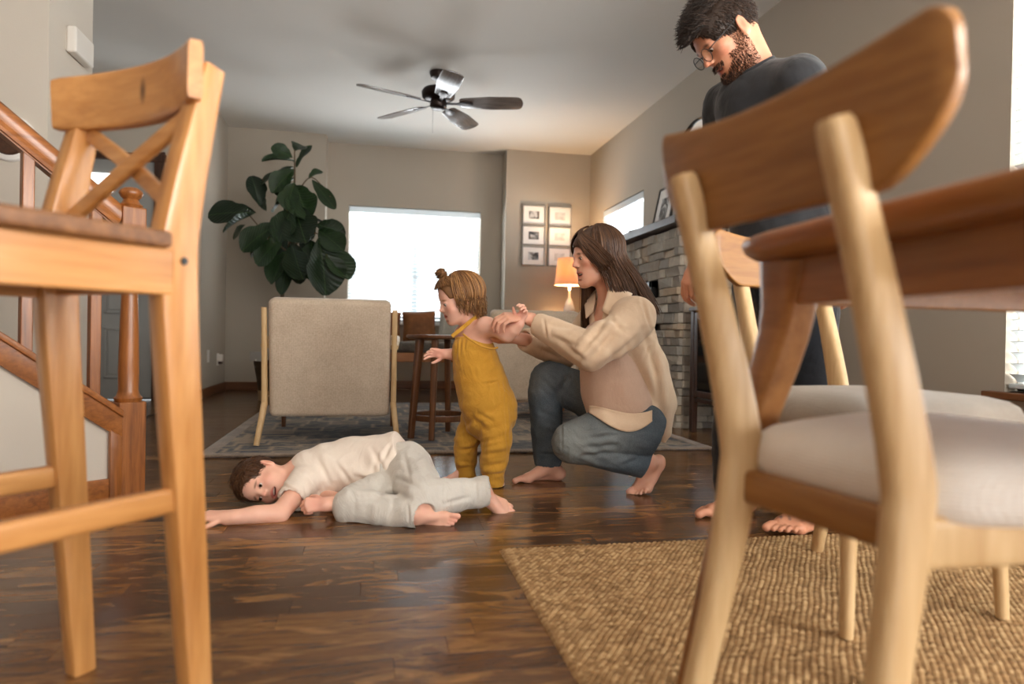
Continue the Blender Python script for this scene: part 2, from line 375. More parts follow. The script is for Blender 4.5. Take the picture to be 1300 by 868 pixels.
blind('white slatted blind in the tall window behind the dining table', 'x', XR+0.03, WIN_D[0]+0.01, WIN_D[1]-0.01, WIN_D[2]+0.01, WIN_D[3]-0.005, 0.043, math.radians(-38), (-0.42, -0.05, 0.05, 0.42))

# ---- front door in the entry
dr = struct(box('door_1', (-2.77, YE+0.02, 0.01), (-1.86, YE+0.06, 2.07), 'grey_door'))
for (x0, x1, z0, z1) in ((-2.64, -2.37, 0.18, 0.62), (-2.25, -1.98, 0.18, 0.62), (-2.64, -2.37, 0.74, 1.55), (-2.25, -1.98, 0.74, 1.55)):
    for q in ((x0, x1, z0, z0+0.02), (x0, x1, z1-0.02, z1), (x0, x0+0.02, z0, z1), (x1-0.02, x1, z0, z1)):
        box('panel_moulding', (q[0], YE+0.008, q[2]), (q[1], YE+0.022, q[3]), 'grey_door', dr, 0.004)
    box('door_panel', (x0+0.035, YE+0.012, z0+0.035), (x1-0.035, YE+0.022, z1-0.035), 'grey_door', dr, 0.004)
k = N('daylight_pane'); em = k.n('Emission'); em.inputs[0].default_value = (0.9, 0.97, 1, 1); em.inputs[1].default_value = 3.0
k.l(em.outputs[0], k.t.nodes['Material Output'].inputs['Surface']); reg('daylight_pane', k.m)
for x in (-2.60, -2.32):
    pn = box('lite', (x-0.125, YE+0.012, 1.785), (x+0.125, YE+0.02, 1.94), 'daylight_pane', dr)
lathe('door_knob', [(0, 0), (0.026, 0.005), (0.03, 0.025), (0.014, 0.035), (0.014, 0.06), (0.03, 0.063), (0, 0.066)], 'chrome', dr, 16).matrix_local = Matrix.Translation((-1.95, YE+0.02, 0.95)) @ Matrix.Rotation(PI/2, 4, 'X')
for nm, lo, hi in (('trim_1', (-1.86, YE-0.02, 0), (-1.775, YE+0.02, 2.15)), ('trim_2', (-2.845, YE-0.02, 0), (-2.76, YE+0.02, 2.15)), ('trim_3', (-2.86, YE-0.024, 2.06), (-1.76, YE+0.02, 2.125))):
    struct(box(nm, lo, hi, 'dark_cabinet_wood', bevel=0.004))

# ---- plank floor
def project(p):
    v = np.asarray(p, float)-CAMP; z = v@FW
    return (650+FPX*(v@RT)/z, 434-FPX*(v@UP)/z, z)
k = N('plank_floor'); v = k.coord((1.8, 13, 13), rnd=True); g1 = k.noise(v, 1.7, 9, 0.70, 1.5); g2 = k.noise(v, 8, 6, 0.72, 0.8)
vv = k.coord((2.6, 8, 6), rnd=True); g3 = k.noise(vv, 1.8, 6, 0.62, 1.3)
oi = k.n('ObjectInfo')
tone = k.ramp(oi.outputs['Random'], [(0.0, srgb(56, 35, 19)), (0.25, srgb(92, 61, 32)), (0.5, srgb(126, 87, 46)), (0.75, srgb(70, 45, 24)), (0.9, srgb(148, 105, 58)), (1.0, srgb(162, 117, 68))])
c = k.mix(k.ramp(g1, [(0.36, (0.95,)*3+(1,)), (0.54, (0, 0, 0, 1))]), tone, srgb(42, 25, 14))
c = k.mix(k.ramp(g3, [(0.5, (0, 0, 0, 1)), (0.68, (0.85, 0.85, 0.85, 1))]), c, srgb(168, 122, 70))
c = k.mix(0.25, c, k.ramp(g2, [(0.3, srgb(34, 19, 11)), (0.7, srgb(140, 92, 54))]))
k.set(c, k.ramp(g1, [(0.3, (0.27,)*3+(1,)), (0.8, (0.15,)*3+(1,))]), 0.5)
k.bump(g3, 0.05, 0.004, k.bump(g2, 0.08, 0.002)); reg('plank_floor', k.m)
floor = bpy.data.objects['floor']
PW = 0.080
planks = []; y = -0.4; row = 0
while y < 7.9:
    x = -3.6+random.uniform(-0.9, 0)
    while x < XR:
        L = random.choice((0.36, 0.48, 0.62, 0.78, 0.95))
        planks.append((x, y, L)); x += L
    y += PW; row += 1
def plank_size(pl):
    x, y, L = pl; c = project((x+L/2, y+PW/2, 0))
    if y < 0.75: return -1
    vis = [(project((x+L*a, y+PW*b, 0))) for a in (0, .5, 1) for b in (0, 1)]
    if not any(0 <= q[0] <= 1300 and 400 < q[1] <= 868 for q in vis): return -1
    x0, y0 = max(x, 0), y
    if x > 0.40 and y < 1.75: return 0                  # under the sisal rug
    if -0.75 < x and x+L < 1.9 and 3.5 < y < 6.1: return 0   # under the living room rug
    return L*PW/c[2]**2
planks.sort(key=plank_size, reverse=True)
pmesh = {}
rest = bmesh.new()
for i, (x, y, L) in enumerate(planks):
    x1 = min(x+L, XR); 
    if i < 300 and plank_size((x, y, L)) > 0:
        if L not in pmesh or x1 < x+L:
            bm = bmesh.new(); bm_box(bm, (0.0003, 0.0003, -0.012), (x1-x-0.0003, PW-0.0003, 0), None, 0.0007, 1); me = bm_mesh(bm, 'plank'); me.materials.append(MATS['plank_floor'])
            if x1 == x+L: pmesh[L] = me
        else: me = pmesh[L]
        o = link('plank', me, None, floor); o.location = (x, y, 0)
    else:
        bm_box(rest, (x+0.0003, y+0.0003, -0.012), (x1-0.0003, y+PW-0.0003, 0), None, 0.0, 1)
k2 = N('plank_floor_far'); v = k2.coord((0.9, 8, 8)); g1 = k2.noise(v, 1.6, 6, 0.62, 1.6); g4 = k2.noise(k2.coord((1.2, 11, 1)), 1.0, 1)
c = k2.ramp(g4, [(0.3, srgb(62, 39, 22)), (0.5, srgb(104, 70, 38)), (0.7, srgb(80, 52, 29))]); c = k2.mix(k2.ramp(g1, [(0.36, (0.8,)*3+(1,)), (0.58, (0, 0, 0, 1))]), c, srgb(40, 22, 13))
k2.set(c, 0.24, 0.5); reg('plank_floor_far', k2.m)
tag(link('planks_beyond', bm_mesh(rest, 'planks_beyond'), 'plank_floor_far', floor), kind='stuff')

# ---- stair: knee wall, railing, steps
SU = V3(-0.79, -0.613, 0); SN = V3(-0.613, 0.79, 0)      # along the flight (going up), across it (away from the camera)
NEW = V3(-0.845, 2.665, 0); SL = 0.755
def stair_prism(name, poly, d0, d1, mat, parent=None, bevel=0.0):
    return prism(name, poly, d1-d0, mat, parent, (SU, V3(0, 0, 1), SN), NEW+SN*d0, bevel)
kw = struct(stair_prism('wall_stair_knee', [(0.03, 0), (1.75, 0), (1.75, 0.225+SL*1.75), (0.03, 0.225+SL*0.03)], -0.03, 0.05, 'wall_paint_light'))
struct(stair_prism('baseboard_stair_knee', [(0.06, 0), (1.75, 0), (1.75, 0.085), (0.06, 0.085)], -0.046, -0.03, 'stair_oak_x', None, 0.003))
struct(stair_prism('trim_4', [(0.035, 0.19+SL*0.035), (1.75, 0.19+SL*1.75), (1.75, 0.285+SL*1.75), (0.035, 0.285+SL*0.035)], -0.05, -0.03, 'stair_oak_x', None, 0.003))
struct(stair_prism('trim_5', [(0.035, 0), (0.075, 0), (0.075, 0.20+SL*0.075), (0.035, 0.20+SL*0.035)], -0.053, -0.03, 'stair_oak', None, 0.004))
struct(stair_prism('trim_6', [(0.035, 0.27+SL*0.035), (1.75, 0.27+SL*1.75), (1.75, 0.295+SL*1.75), (0.035, 0.295+SL*0.035)], -0.06, 0.06, 'stair_oak_x', None, 0.004))
rl = thing('stair_railing', 'brown oak stair railing with a turned newel post and square balusters', 'railing', tuple(NEW), math.atan2(SU[1], SU[0]))
# local: x up the flight, y = -SN side -> use rotation so that local x = SU
bl = box('newel_base', (-0.045, -0.045, 0), (0.045, 0.045, 0.345), 'stair_oak', rl, 0.004)
lathe('newel_column', [(0.0, 0.34), (0.043, 0.345), (0.046, 0.358), (0.038, 0.368), (0.033, 0.385), (0.034, 0.45), (0.031, 0.6), (0.027, 0.72), (0.025, 0.80), (0.033, 0.81), (0.033, 0.825), (0.0, 0.83)], 'stair_oak', rl, 28)
box('newel_block', (-0.040, -0.040, 0.825), (0.040, 0.040, 1.035), 'stair_oak', rl, 0.005)
lathe('newel_cap', [(0.0, 1.033), (0.036, 1.035), (0.040, 1.043), (0.030, 1.052), (0.024, 1.064), (0.034, 1.074), (0.040, 1.085), (0.036, 1.097), (0.022, 1.106), (0.0, 1.109)], 'stair_oak', rl, 28)
hp = [(-0.03, -0.028), (0.03, -0.028), (0.033, -0.02), (0.026, -0.008), (0.032, 0.008), (0.028, 0.022), (0.014, 0.031), (-0.014, 0.031), (-0.028, 0.022), (-0.032, 0.008), (-0.026, -0.008), (-0.033, -0.02)]
swept('handrail', [((0.035, 0, 0.965+SL*0.035), 1, 1.25), ((1.75, 0, 0.965+SL*1.75), 1, 1.25)], hp, 'stair_oak_x', rl)
swept('rail_fillet', [((0.035, 0, 0.925+SL*0.035), 1, 1), ((1.75, 0, 0.925+SL*1.75), 1, 1)], [(-0.02, -0.008), (0.02, -0.008), (0.02, 0.008), (-0.02, 0.008)], 'stair_oak_x', rl)
for i in range(12):
    s = 0.115+0.098*i*1.0
    if i == 0: s = 0.112
    box('baluster', (s-0.017, -0.017, 0.285+SL*s-0.01), (s+0.017, 0.017, 0.935+SL*s), 'stair_oak', rl, 0.003)
st = thing('staircase', 'wooden steps rising behind the white knee wall and railing', 'stairs', tuple(NEW), math.atan2(SU[1], SU[0]))
for i in range(6):
    x0 = 0.06+0.26*i; z = 0.185*(i+1)
    box('riser', (x0, -0.95, 0), (x0+0.02, -0.055, z-0.028), 'white_trim', st)
    box('tread', (x0-0.03, -0.95, z-0.028), (x0+0.26, -0.055, z), 'stair_oak_x', st, 0.006)

# ---- small fixtures on the walls
def wallx(px, py, x):
    r = FW + RT*(px-650)/FPX - UP*(py-434)/FPX; return CAMP + r*(x/r[0])
def wally(px, py, y):
    r = FW + RT*(px-650)/FPX - UP*(py-434)/FPX; return CAMP + r*(y/r[1])
a, b = wallx(92, 50, -1.56), wallx(117, 60, -1.56)
ch = thing('door_chime', 'white rectangular door chime box high on the stair wall', 'chime', (-1.60, (a[1]+b[1])/2, 2.06))
cw = 0.24
box('cover', (0.004, -cw/2, 0), (0.055, cw/2, 0.14), 'white_plastic', ch, 0.012, 3); box('back_plate', (0, -cw/2+0.01, 0.01), (0.006, cw/2-0.01, 0.13), 'white_plastic', ch)
p = wally(14, 176, 3.83)
pl = thing('wall_plaque', 'dark oval plaque in a white moulded rim behind the handrail', 'plaque', (p[0], 3.83, p[2]))
for nm, r, d, m in (('rim', 0.115, 0.02, 'white_trim'), ('disc', 0.088, 0.028, 'dark_cabinet_wood')):
    o = lathe(nm, [(0, 0), (r, 0), (r*0.98, d*0.7), (r*0.9, d), (0, d)], m, pl, 32); o.rotation_euler = (PI/2, 0, 0)
p = wallx(276, 456, -1.47)
ot = thing('wall_outlet', 'white wall outlet with a plug-in adapter above the baseboard', 'outlet', (-1.47, p[1], p[2]))
box('cover_plate', (0, -0.04, -0.06), (0.006, 0.04, 0.06), 'white_plastic', ot, 0.002); box('adapter', (0.006, -0.03, -0.02), (0.05, 0.03, 0.05), 'white_plastic', ot, 0.008, 3); box('adapter_vent', (0.01, -0.02, -0.045), (0.045, 0.02, -0.02), 'dark_cabinet_wood', ot, 0.004)
p = wallx(264, 452, -1.47)
sw = thing('wall_plate', 'plain white blank wall plate beside the outlet', 'wall plate', (-1.47, p[1], p[2]))
box('plate', (0, -0.036, -0.057), (0.006, 0.036, 0.057), 'white_plastic', sw, 0.002)
lathe('screw', [(0, 0), (0.004, 0), (0.003, 0.002), (0, 0.002)], 'white_plastic', sw, 10).matrix_local = Matrix.Translation((0.006, 0, 0.03)) @ Matrix.Rotation(PI/2, 4, 'Y')

crd = thing('cord', 'thin dark cord lying on the floor behind the newel post', 'cord', (0, 0, 0))
swept('cable', [(p, .006, .006) for p in ((-1.50, 4.98, .004), (-1.512, 5.1, .004), (-1.50, 5.3, .004), (-1.53, 5.5, .004), (-1.52, 5.62, .004))], circ(8), 'black_metal', crd, (0, 0, 1))
swept('plug', [((-1.52, 5.62, .006), .012, .010), ((-1.517, 5.66, .006), .012, .010)], rrect(.3, 2), 'black_metal', crd, (0, 0, 1))
# ================================================================== FURNITURE
RR = rrect(0.22, 3); RS = rrect(0.42, 4)
# ---- bar stool (pine, crossed back)
def lerp_path(pts, n=6):
    """catmull-rom through (p,sx,sy)"""
    P = [np.concatenate([np.array(p, float), [a, b]]) for p, a, b in pts]; out = []
    P = [2*P[0]-P[1]]+P+[2*P[-1]-P[-2]]
    for i in range(1, len(P)-2):
        for j in range(n):
            t = j/n; a, b, c, d = P[i-1], P[i], P[i+1], P[i+2]
            q = 0.5*((2*b)+(-a+c)*t+(2*a-5*b+4*c-d)*t*t+(-a+3*b-3*c+d)*t**3); out.append((q[:3], q[3], q[4]))
    q = P[-2]; out.append((q[:3], q[3], q[4])); return out
stool = thing('bar_stool', 'amber pine bar stool with a crossed X back and curved top rail', 'stool', (-0.521, 1.045, 0), 2.438); stool.scale = (1, 1, 1.017)
for s in (-1, 1):
    x = s*0.155
    lg = swept('leg', lerp_path([((x, -0.232, 0.0), 0.034, 0.038), ((x, -0.205, 0.34), 0.037, 0.050), ((x, -0.182, 0.66), 0.038, 0.060), ((x, -0.192, 0.78), 0.038, 0.054), ((x, -0.236, 0.985), 0.036, 0.034)], 6), rrect(0.13, 2), 'pine', stool, (0, 1, 0))
    lathe('foot_glide', [(0, 0), (0.014, 0), (0.015, 0.006), (0.012, 0.009), (0, 0.009)], 'white_plastic', lg, 12, (x, -0.233, -0.004))
    g = swept('leg', lerp_path([((x, 0.185, 0.0), 0.034, 0.034), ((x, 0.185, 0.4), 0.040, 0.040), ((x, 0.185, 0.70), 0.042, 0.042)], 3), RR, 'pine', stool, (0, 1, 0))
    lathe('foot_glide', [(0, 0), (0.014, 0), (0.015, 0.006), (0.012, 0.009), (0, 0.009)], 'white_plastic', g, 12, (x, 0.185, -0.004))
    box('side_rail', (x-0.012+s*0.008, -0.17, 0.640), (x+0.012+s*0.008, 0.175, 0.705), 'pine_y', stool, 0.003)
    swept('stretcher', [((x, -0.205, 0.345), 0.022, 0.036), ((x, 0.185, 0.345), 0.022, 0.036)], RR, 'pine_y', stool)
    lathe('screw_cap', [(0, 0), (0.006, 0), (0.005, 0.002), (0, 0.002)], 'black_metal', stool, 12).matrix_local = Matrix.Translation((x+s*0.020, -0.185, 0.69)) @ Matrix.Rotation(s*PI/2, 4, 'Y')
box('front_rail', (-0.15, 0.172, 0.645), (0.15, 0.196, 0.705), 'pine_x', stool, 0.003)
box('rear_rail', (-0.15, -0.195, 0.645), (0.15, -0.172, 0.705), 'pine_x', stool, 0.003)
swept('stretcher', [((-0.155, 0.185, 0.22), 0.022, 0.04), ((0.155, 0.185, 0.22), 0.022, 0.04)], RR, 'pine_x', stool)
prism('seat', [(-0.182, -0.160), (0.182, -0.160), (0.192, 0.0), (0.192, 0.21), (0.172, 0.225), (-0.172, 0.225), (-0.192, 0.21), (-0.192, 0.0)], 0.024, 'pine_shaded', stool, org=(0, 0, 0.705), bevel=0.006, seg=3)
for s in (-1, 1):        # the two crossing braces
    swept('cross_brace', lerp_path([((-s*0.145, -0.192, 0.765), 0.026, 0.013), ((0, -0.214-0.007*s, 0.845), 0.026, 0.013), ((s*0.145, -0.226, 0.925), 0.026, 0.013)], 6), [(y, x) for x, y in RR][::-1], 'pine_x', stool, (0, 1, 0))
cr = []
for i in range(25):
    u = -1+2*i/24; x = u*0.184; y = -0.242+0.050*u*u; e = max(0, abs(u)-0.96)/0.04
    hh = (0.086+0.008*(1-u*u))*(1-0.05*e*e); th = 0.024*(1-0.15*e*e)
    cr.append(((x, y, 0.966+0.006*(1-u*u)), th, hh))
swept('top_rail', cr, rrect(0.16, 4), 'pine_x', stool)

# ---- dining chairs
def unit2(v): v = np.array(v, float); return v/np.linalg.norm(v)
def seat_cushion(name, outline, rings, mat, parent):
    n = len(outline); v = []; f = []; c = np.mean(np.array(outline), 0)
    for (z, s) in rings:
        for (x, y) in outline: v.append((c[0]+(x-c[0])*s, c[1]+(y-c[1])*s, z))
    for i in range(len(rings)-1):
        for j in range(n): k = (j+1) % n; f.append((i*n+j, i*n+k, (i+1)*n+k, (i+1)*n+j))
    f.append(tuple(range(n-1, -1, -1))); f.append(tuple((len(rings)-1)*n+j for j in range(n)))
    return link(name, mesh_vf(v, f, name), mat, parent, True)
def rounded_poly(pts, r, seg=6):
    out = []; n = len(pts)
    for i in range(n):
        p0, p1, p2 = (np.array(pts[(i+d) % n], float) for d in (-1, 0, 1)); a = (p0-p1); b = (p2-p1); a /= np.linalg.norm(a); b /= np.linalg.norm(b)
        q0, q2 = p1+a*r, p1+b*r
        for j in range(seg+1):
            t = j/seg; out.append(tuple((1-t)**2*q0+2*t*(1-t)*p1+t*t*q2))
    return out
def dining_chair(label, loc, rz, seatmat):
    c = thing('dining_chair', label, 'chair', loc, rz, 'ash dining chairs around the table')
    for s in (-1, 1):
        swept('leg', lerp_path([((s*0.142, -0.290, 0.0), 0.028, 0.032), ((s*0.135, -0.236, 0.22), 0.032, 0.042), ((s*0.130, -0.204, 0.40), 0.034, 0.058), ((s*0.129, -0.206, 0.47), 0.034, 0.060), ((s*0.128, -0.252, 0.64), 0.034, 0.047), ((s*0.127, -0.300, 0.785), 0.034, 0.036), ((s*0.127, -0.307, 0.808), 0.026, 0.026)], 6), rrect(0.36, 4), 'chair_ash', c, (0, 1, 0))
        swept('leg', lerp_path([((s*0.205, 0.205, 0.0), 0.026, 0.026), ((s*0.195, 0.195, 0.25), 0.033, 0.033), ((s*0.190, 0.19, 0.425), 0.036, 0.036)], 4), circ(14), 'chair_ash', c, (0, 1, 0))
        swept('side_rail', [((s*0.130, -0.19, 0.385), 0.024, 0.055), ((s*0.19, 0.19, 0.385), 0.024, 0.055)], RR, 'chair_ash', c)
    swept('front_rail', [((-0.19, 0.19, 0.385), 0.024, 0.055), ((0.19, 0.19, 0.385), 0.024, 0.055)], RR, 'chair_ash', c)
    swept('rear_rail', [((-0.130, -0.195, 0.392), 0.026, 0.044), ((0.130, -0.195, 0.392), 0.026, 0.044)], RR, 'ash_shaded_x', c)
    ol = rounded_poly([(-0.148, -0.190), (0.148, -0.190), (0.240, 0.06), (0.225, 0.255), (-0.225, 0.255), (-0.240, 0.06)], 0.06)
    seat_cushion('seat', ol, [(0.402, 0.93), (0.408, 0.975), (0.424, 1.0), (0.442, 0.995), (0.458, 0.97), (0.470, 0.90), (0.479, 0.76), (0.484, 0.52), (0.486, 0.18)], seatmat, c)
    path = []; b = 0.226
    for u in [-1, -.999, -.995, -.985, -.97, -.95, -.92]+[-.90+1.8*i/30 for i in range(31)]+[.92, .95, .97, .985, .995, .999, 1]:
        w = u*b; y = -0.278+0.010*u*u
        e = max(0.0, (abs(u)-0.90)/0.10); zt = 0.862+0.028*u*u-0.034*(1-math.sqrt(max(0, 1-e*e)))
        zl = 0.735+0.075*max(0, (abs(u)-0.62)/0.38)**1.6+0.014*(1-math.sqrt(max(0, 1-e*e)))
        th = 0.022*math.sqrt(max(0.25, 1-0.75*e*e)); path.append(((w, y, (zt+zl)/2), th, max(zt-zl, 0.02)))
    bm = bmesh.new(); PR = rrect(0.12, 4); rings = []; hz = unit2((0, -0.12, 1)); ty = unit2((0, 1, 0.12))
    for p_, th, hh in path: rings.append([bm.verts.new(tuple(np.array(p_)+ty*x*th+hz*z*hh)) for x, z in PR])
    for a, b_ in zip(rings[:-1], rings[1:]):
        for j in range(len(PR)): k_ = (j+1) % len(PR); bm.faces.new((a[j], a[k_], b_[k_], b_[j]))
    bm.faces.new(rings[0][::-1]); bm.faces.new(rings[-1]); bo = link('backrest', bm_mesh(bm, 'backrest'), 'ash_shaded_x', c); shade_auto(bo, 45)
    return c
dining_chair('ash dining chair with cream seat pushed against the table side', (0.722, 0.760, 0.011), -1.42, 'seat_cream')
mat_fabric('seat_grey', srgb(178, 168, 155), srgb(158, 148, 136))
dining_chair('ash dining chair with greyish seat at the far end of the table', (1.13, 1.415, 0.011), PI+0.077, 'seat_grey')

# ---- dining table
tb = thing('dining_table', 'long wooden dining table with rounded corners and splayed tapered legs', 'table', (1.06, 0.25, 0.0115))
tw, tl = 0.51, 0.80
ol = rounded_poly([(-tw, -tl), (tw, -tl), (tw, tl), (-tw, tl)], 0.16, 8)
seat_cushion('tabletop', ol, [(0.712, 0.955), (0.716, 0.975), (0.726, 0.994), (0.738, 1.0), (0.744, 0.997), (0.747, 0.988), (0.7475, 0.9)], 'table_wood', tb)
shade_auto(tb.children[0], 50)
for s in (-1, 1):
    box('apron', (s*(tw-0.075)-0.011, -tl+0.12, 0.645), (s*(tw-0.075)+0.011, tl-0.12, 0.714), 'table_wood', tb, 0.003)
    box('apron', (-tw+0.086, s*(tl-0.12)-0.011, 0.645), (tw-0.086, s*(tl-0.12)+0.011, 0.714), 'table_wood', tb, 0.003)
    box('batten', (-tw+0.086, s*0.28-0.03, 0.685), (tw-0.086, s*0.28+0.03, 0.714), 'table_wood', tb, 0.003)
    for q in (-1, 1):
        swept('leg', lerp_path([((s*(tw+0.035), q*(tl-0.015), 0.0), 0.030, 0.032), ((s*(tw-0.028), q*(tl-0.065), 0.38), 0.046, 0.05), ((s*(tw-0.075), q*(tl-0.10), 0.60), 0.060, 0.075), ((s*(tw-0.078), q*(tl-0.11), 0.713), 0.062, 0.11)], 4), rrect(0.3, 3), 'table_wood', tb, (0, 1, 0))

# ---- sisal rug under the table
k = N('sisal'); at_ = k.n('Attribute', attribute_name='tone'); v = k.coord(); f = k.noise(v, 14, 4, 0.6); f2 = k.noise(v, 300, 2, 0.6)
c = k.ramp(at_.outputs['Fac'], [(0.0, srgb(104, 74, 44)), (0.5, srgb(164, 126, 84)), (1.0, srgb(204, 170, 124))])
c = k.mix(k.ramp(f, [(0.4, (0.0,)*3+(1,)), (0.75, (0.45,)*3+(1,))]), c, srgb(126, 96, 64)); c = k.mix(0.2, c, k.ramp(f2, [(0.3, srgb(92, 66, 40)), (0.7, srgb(214, 184, 142))]))
k.set(c, 0.9, 0.15); k.bump(f2, 0.3, 0.002); reg('sisal', k.m)
rx0, rx1, ry0, ry1 = 0.362, 2.30, -1.0, 1.872
def weave(xs, ys):
    X, Y = np.meshgrid(xs, ys, indexing='ij'); pu, pv = 0.0155, 0.0105      # plait cells run across the rug
    r = np.floor(Y/pv); ph = X/pu+0.5*(r % 2)+0.12*np.sin(r*12.9898); ci = np.floor(ph); fu = ph-ci-0.5; fv = Y/pv-r-0.5
    h = np.clip(1-(np.abs(fu)*2)**2.6, 0, 1)*np.clip(1-(np.abs(fv)*2)**2.6, 0, 1)
    rnd = np.mod(np.sin(ci*127.1+r*311.7)*43758.5453, 1.0)
    edge = np.minimum(np.minimum(X-rx0, rx1-X), np.minimum(Y-ry0, ry1-Y)); ed = np.clip(edge/0.012, 0, 1)
    return X, Y, (0.006+0.0065*h*(0.65+0.35*rnd))*np.sqrt(ed)+0.0005, np.clip(0.25*h+0.75*rnd, 0, 1)  # tone also drops in the gaps: shade painted between the plaits
def weave_mesh(name, xs, ys):
    X, Y, Z, T = weave(xs, ys); nx, ny = X.shape; co = np.stack([X, Y, Z], -1).reshape(-1, 3).astype(np.float32)
    i = np.arange((nx-1)*(ny-1)); a = (i//(ny-1))*ny+i % (ny-1); q = np.stack([a, a+ny, a+ny+1, a+1], 1).astype(np.int32)
    me = np_mesh(name, co, q); at = me.attributes.new('tone', 'FLOAT', 'POINT'); at.data.foreach_set('value', T.reshape(-1).astype(np.float32)); return me
def np_mesh(name, co, quads, smooth=True):
    me = bpy.data.meshes.new(name); n = len(co); m = len(quads); kk = quads.shape[1]
    me.vertices.add(n); me.vertices.foreach_set('co', np.ascontiguousarray(co, np.float32).ravel())
    me.loops.add(m*kk); me.loops.foreach_set('vertex_index', np.ascontiguousarray(quads, np.int32).ravel())
    me.polygons.add(m); me.polygons.foreach_set('loop_start', (np.arange(m)*kk).astype(np.int32)); me.polygons.foreach_set('loop_total', np.full(m, kk, np.int32))
    if smooth: me.polygons.foreach_set('use_smooth', np.ones(m, bool))
    me.update(calc_edges=True); return me
srug = thing('sisal_rug', 'tan woven sisal rug under the dining table', 'rug', (0, 0, 0))
tag(link('weave', weave_mesh('weave', np.arange(rx0, 1.72, 0.0032), np.arange(0.86, ry1+0.003, 0.0027)), 'sisal', srug), kind='stuff')
box('rug_body', (rx0, ry0, 0.0008), (rx1, 0.862, 0.011), 'sisal', srug); box('rug_body', (1.718, 0.862, 0.0008), (rx1, ry1, 0.011), 'sisal', srug)

# ---- living room rug
k = N('faded_rug'); v = k.coord(); f = k.noise(v, 3.0, 6, 0.7); f2 = k.noise(k.coord((1, 6, 1)), 20, 5, 0.7); vo = k.n('TexVoronoi', distance='CHEBYCHEV'); vo.inputs['Scale'].default_value = 5; k.l(v, vo.inputs['Vector'])
sp = k.n('SeparateXYZ'); k.l(k.tc.outputs['Object'], sp.inputs[0])
c = k.ramp(f, [(0.3, srgb(96, 94, 98)), (0.5, srgb(140, 134, 128)), (0.68, srgb(186, 172, 154))]); c = k.mix(k.ramp(f2, [(0.42, (0,)*3+(1,)), (0.58, (0.9,)*3+(1,))]), c, srgb(70, 82, 98))
c = k.mix(k.ramp(vo.outputs['Distance'], [(0.3, (0,)*3+(1,)), (0.42, (0.6,)*3+(1,)), (0.5, (0,)*3+(1,))]), c, srgb(196, 176, 150))
k.set(c, 0.95, 0.1); k.bump(f2, 0.5, 0.004); reg('faded_rug', k.m)
mat_fabric('rug_border', srgb(156, 136, 116), srgb(100, 86, 76), 0.95, 120, 0.5, mott=1.0)
lr = thing('area_rug', 'faded blue grey patterned rug under the armchairs', 'rug', (0.53, 4.73, 0))
gx, gy = 1.32, 1.28
def rug_edge(u): return 0.006*math.sin(u*37)+0.004*math.sin(u*91+1)
n = 90
v = []; f = []
for i in range(n+1):
    u = i/n; x = -gx+2*gx*u; yy = -gy+rug_edge(u)
    for (y, z) in ((yy, 0.001), (yy-0.002, 0.006), (yy+0.004, 0.010), (0, 0.011), (gy, 0.011), (gy, 0.001)): v.append((x, y, z))
for i in range(n):
    for j in range(5): f.append((i*6+j, (i+1)*6+j, (i+1)*6+j+1, i*6+j+1))
f += [tuple(range(5, -1, -1)), tuple(n*6+j for j in range(6))]
link('pile', mesh_vf(v, f), 'faded_rug', lr)
for (a, b) in (((-gx, -gy+0.025), (gx, -gy+0.025)), ((-gx+0.025, -gy), (-gx+0.025, gy)), ((gx-0.025, -gy), (gx-0.025, gy))):
    pt = [((a[0]+(b[0]-a[0])*i/40, a[1]+(b[1]-a[1])*i/40+rug_edge(i/40)*(0 if a[0] == b[0] else 1), 0.009), 0.07, 0.012*(1+0.15*math.sin(i*2.3))) for i in range(41)]
    swept('binding', pt, rrect(0.35, 3), 'rug_border', lr)

# ---- armchairs (seen from behind)
def armchair(label, loc, rz, fab='linen_beige'):
    c = thing('armchair', label, 'armchair', loc, rz, 'linen armchairs on the faded rug')
    def slab(u, v):                              # back slab: u across, around
        return None
    bm = bmesh.new(); bm_box(bm, (-0.315, -0.06, 0), (0.315, 0.06, 0.635), None, 0.032, 4)
    back = link('back_cushion', bm_mesh(bm), fab, c); shade_auto(back, 60); back.location = (0, -0.27, 0.145); back.rotation_euler = (math.radians(8), 0, 0)
    sc = box('seat_cushion', (-0.305, -0.26, 0.24), (0.305, 0.36, 0.40), fab, c, 0.04, 4); shade_auto(sc, 60)
    box('seat_frame', (-0.31, -0.30, 0.19), (0.31, 0.34, 0.245), 'chair_ash', c, 0.006)
    for s in (-1, 1):
        swept('rear_leg', lerp_path([((s*0.362, -0.40, 0), 0.028, 0.034), ((s*0.338, -0.345, 0.19), 0.032, 0.044), ((s*0.336, -0.335, 0.26), 0.030, 0.040), ((s*0.336, -0.385, 0.72), 0.028, 0.028)], 5), rrect(0.3, 3), 'chair_ash', c, (0, 1, 0))
        swept('front_leg', [((s*0.336, 0.36, 0), 0.026, 0.028), ((s*0.336, 0.33, 0.56), 0.032, 0.038)], rrect(0.3, 3), 'walnut', c, (0, 1, 0))
        swept('armrest', lerp_path([((s*0.336, -0.345, 0.52), 0.045, 0.03), ((s*0.345, 0.0, 0.565), 0.055, 0.028), ((s*0.338, 0.37, 0.575), 0.05, 0.026)], 5), rrect(0.35, 3), 'chair_ash', c)
        swept('side_rail', [((s*0.336, -0.33, 0.22), 0.024, 0.045), ((s*0.336, 0.345, 0.22), 0.024, 0.045)], RR, 'chair_ash', c)
    return c
armchair('linen armchair with pale wooden side frames, whole back showing beside the fig tree', (-0.20, 4.12, 0.0115), math.radians(-1.5))
armchair('linen armchair standing behind the toddler and the kneeling person', (1.16, 5.0, 0.0115), math.radians(-6))

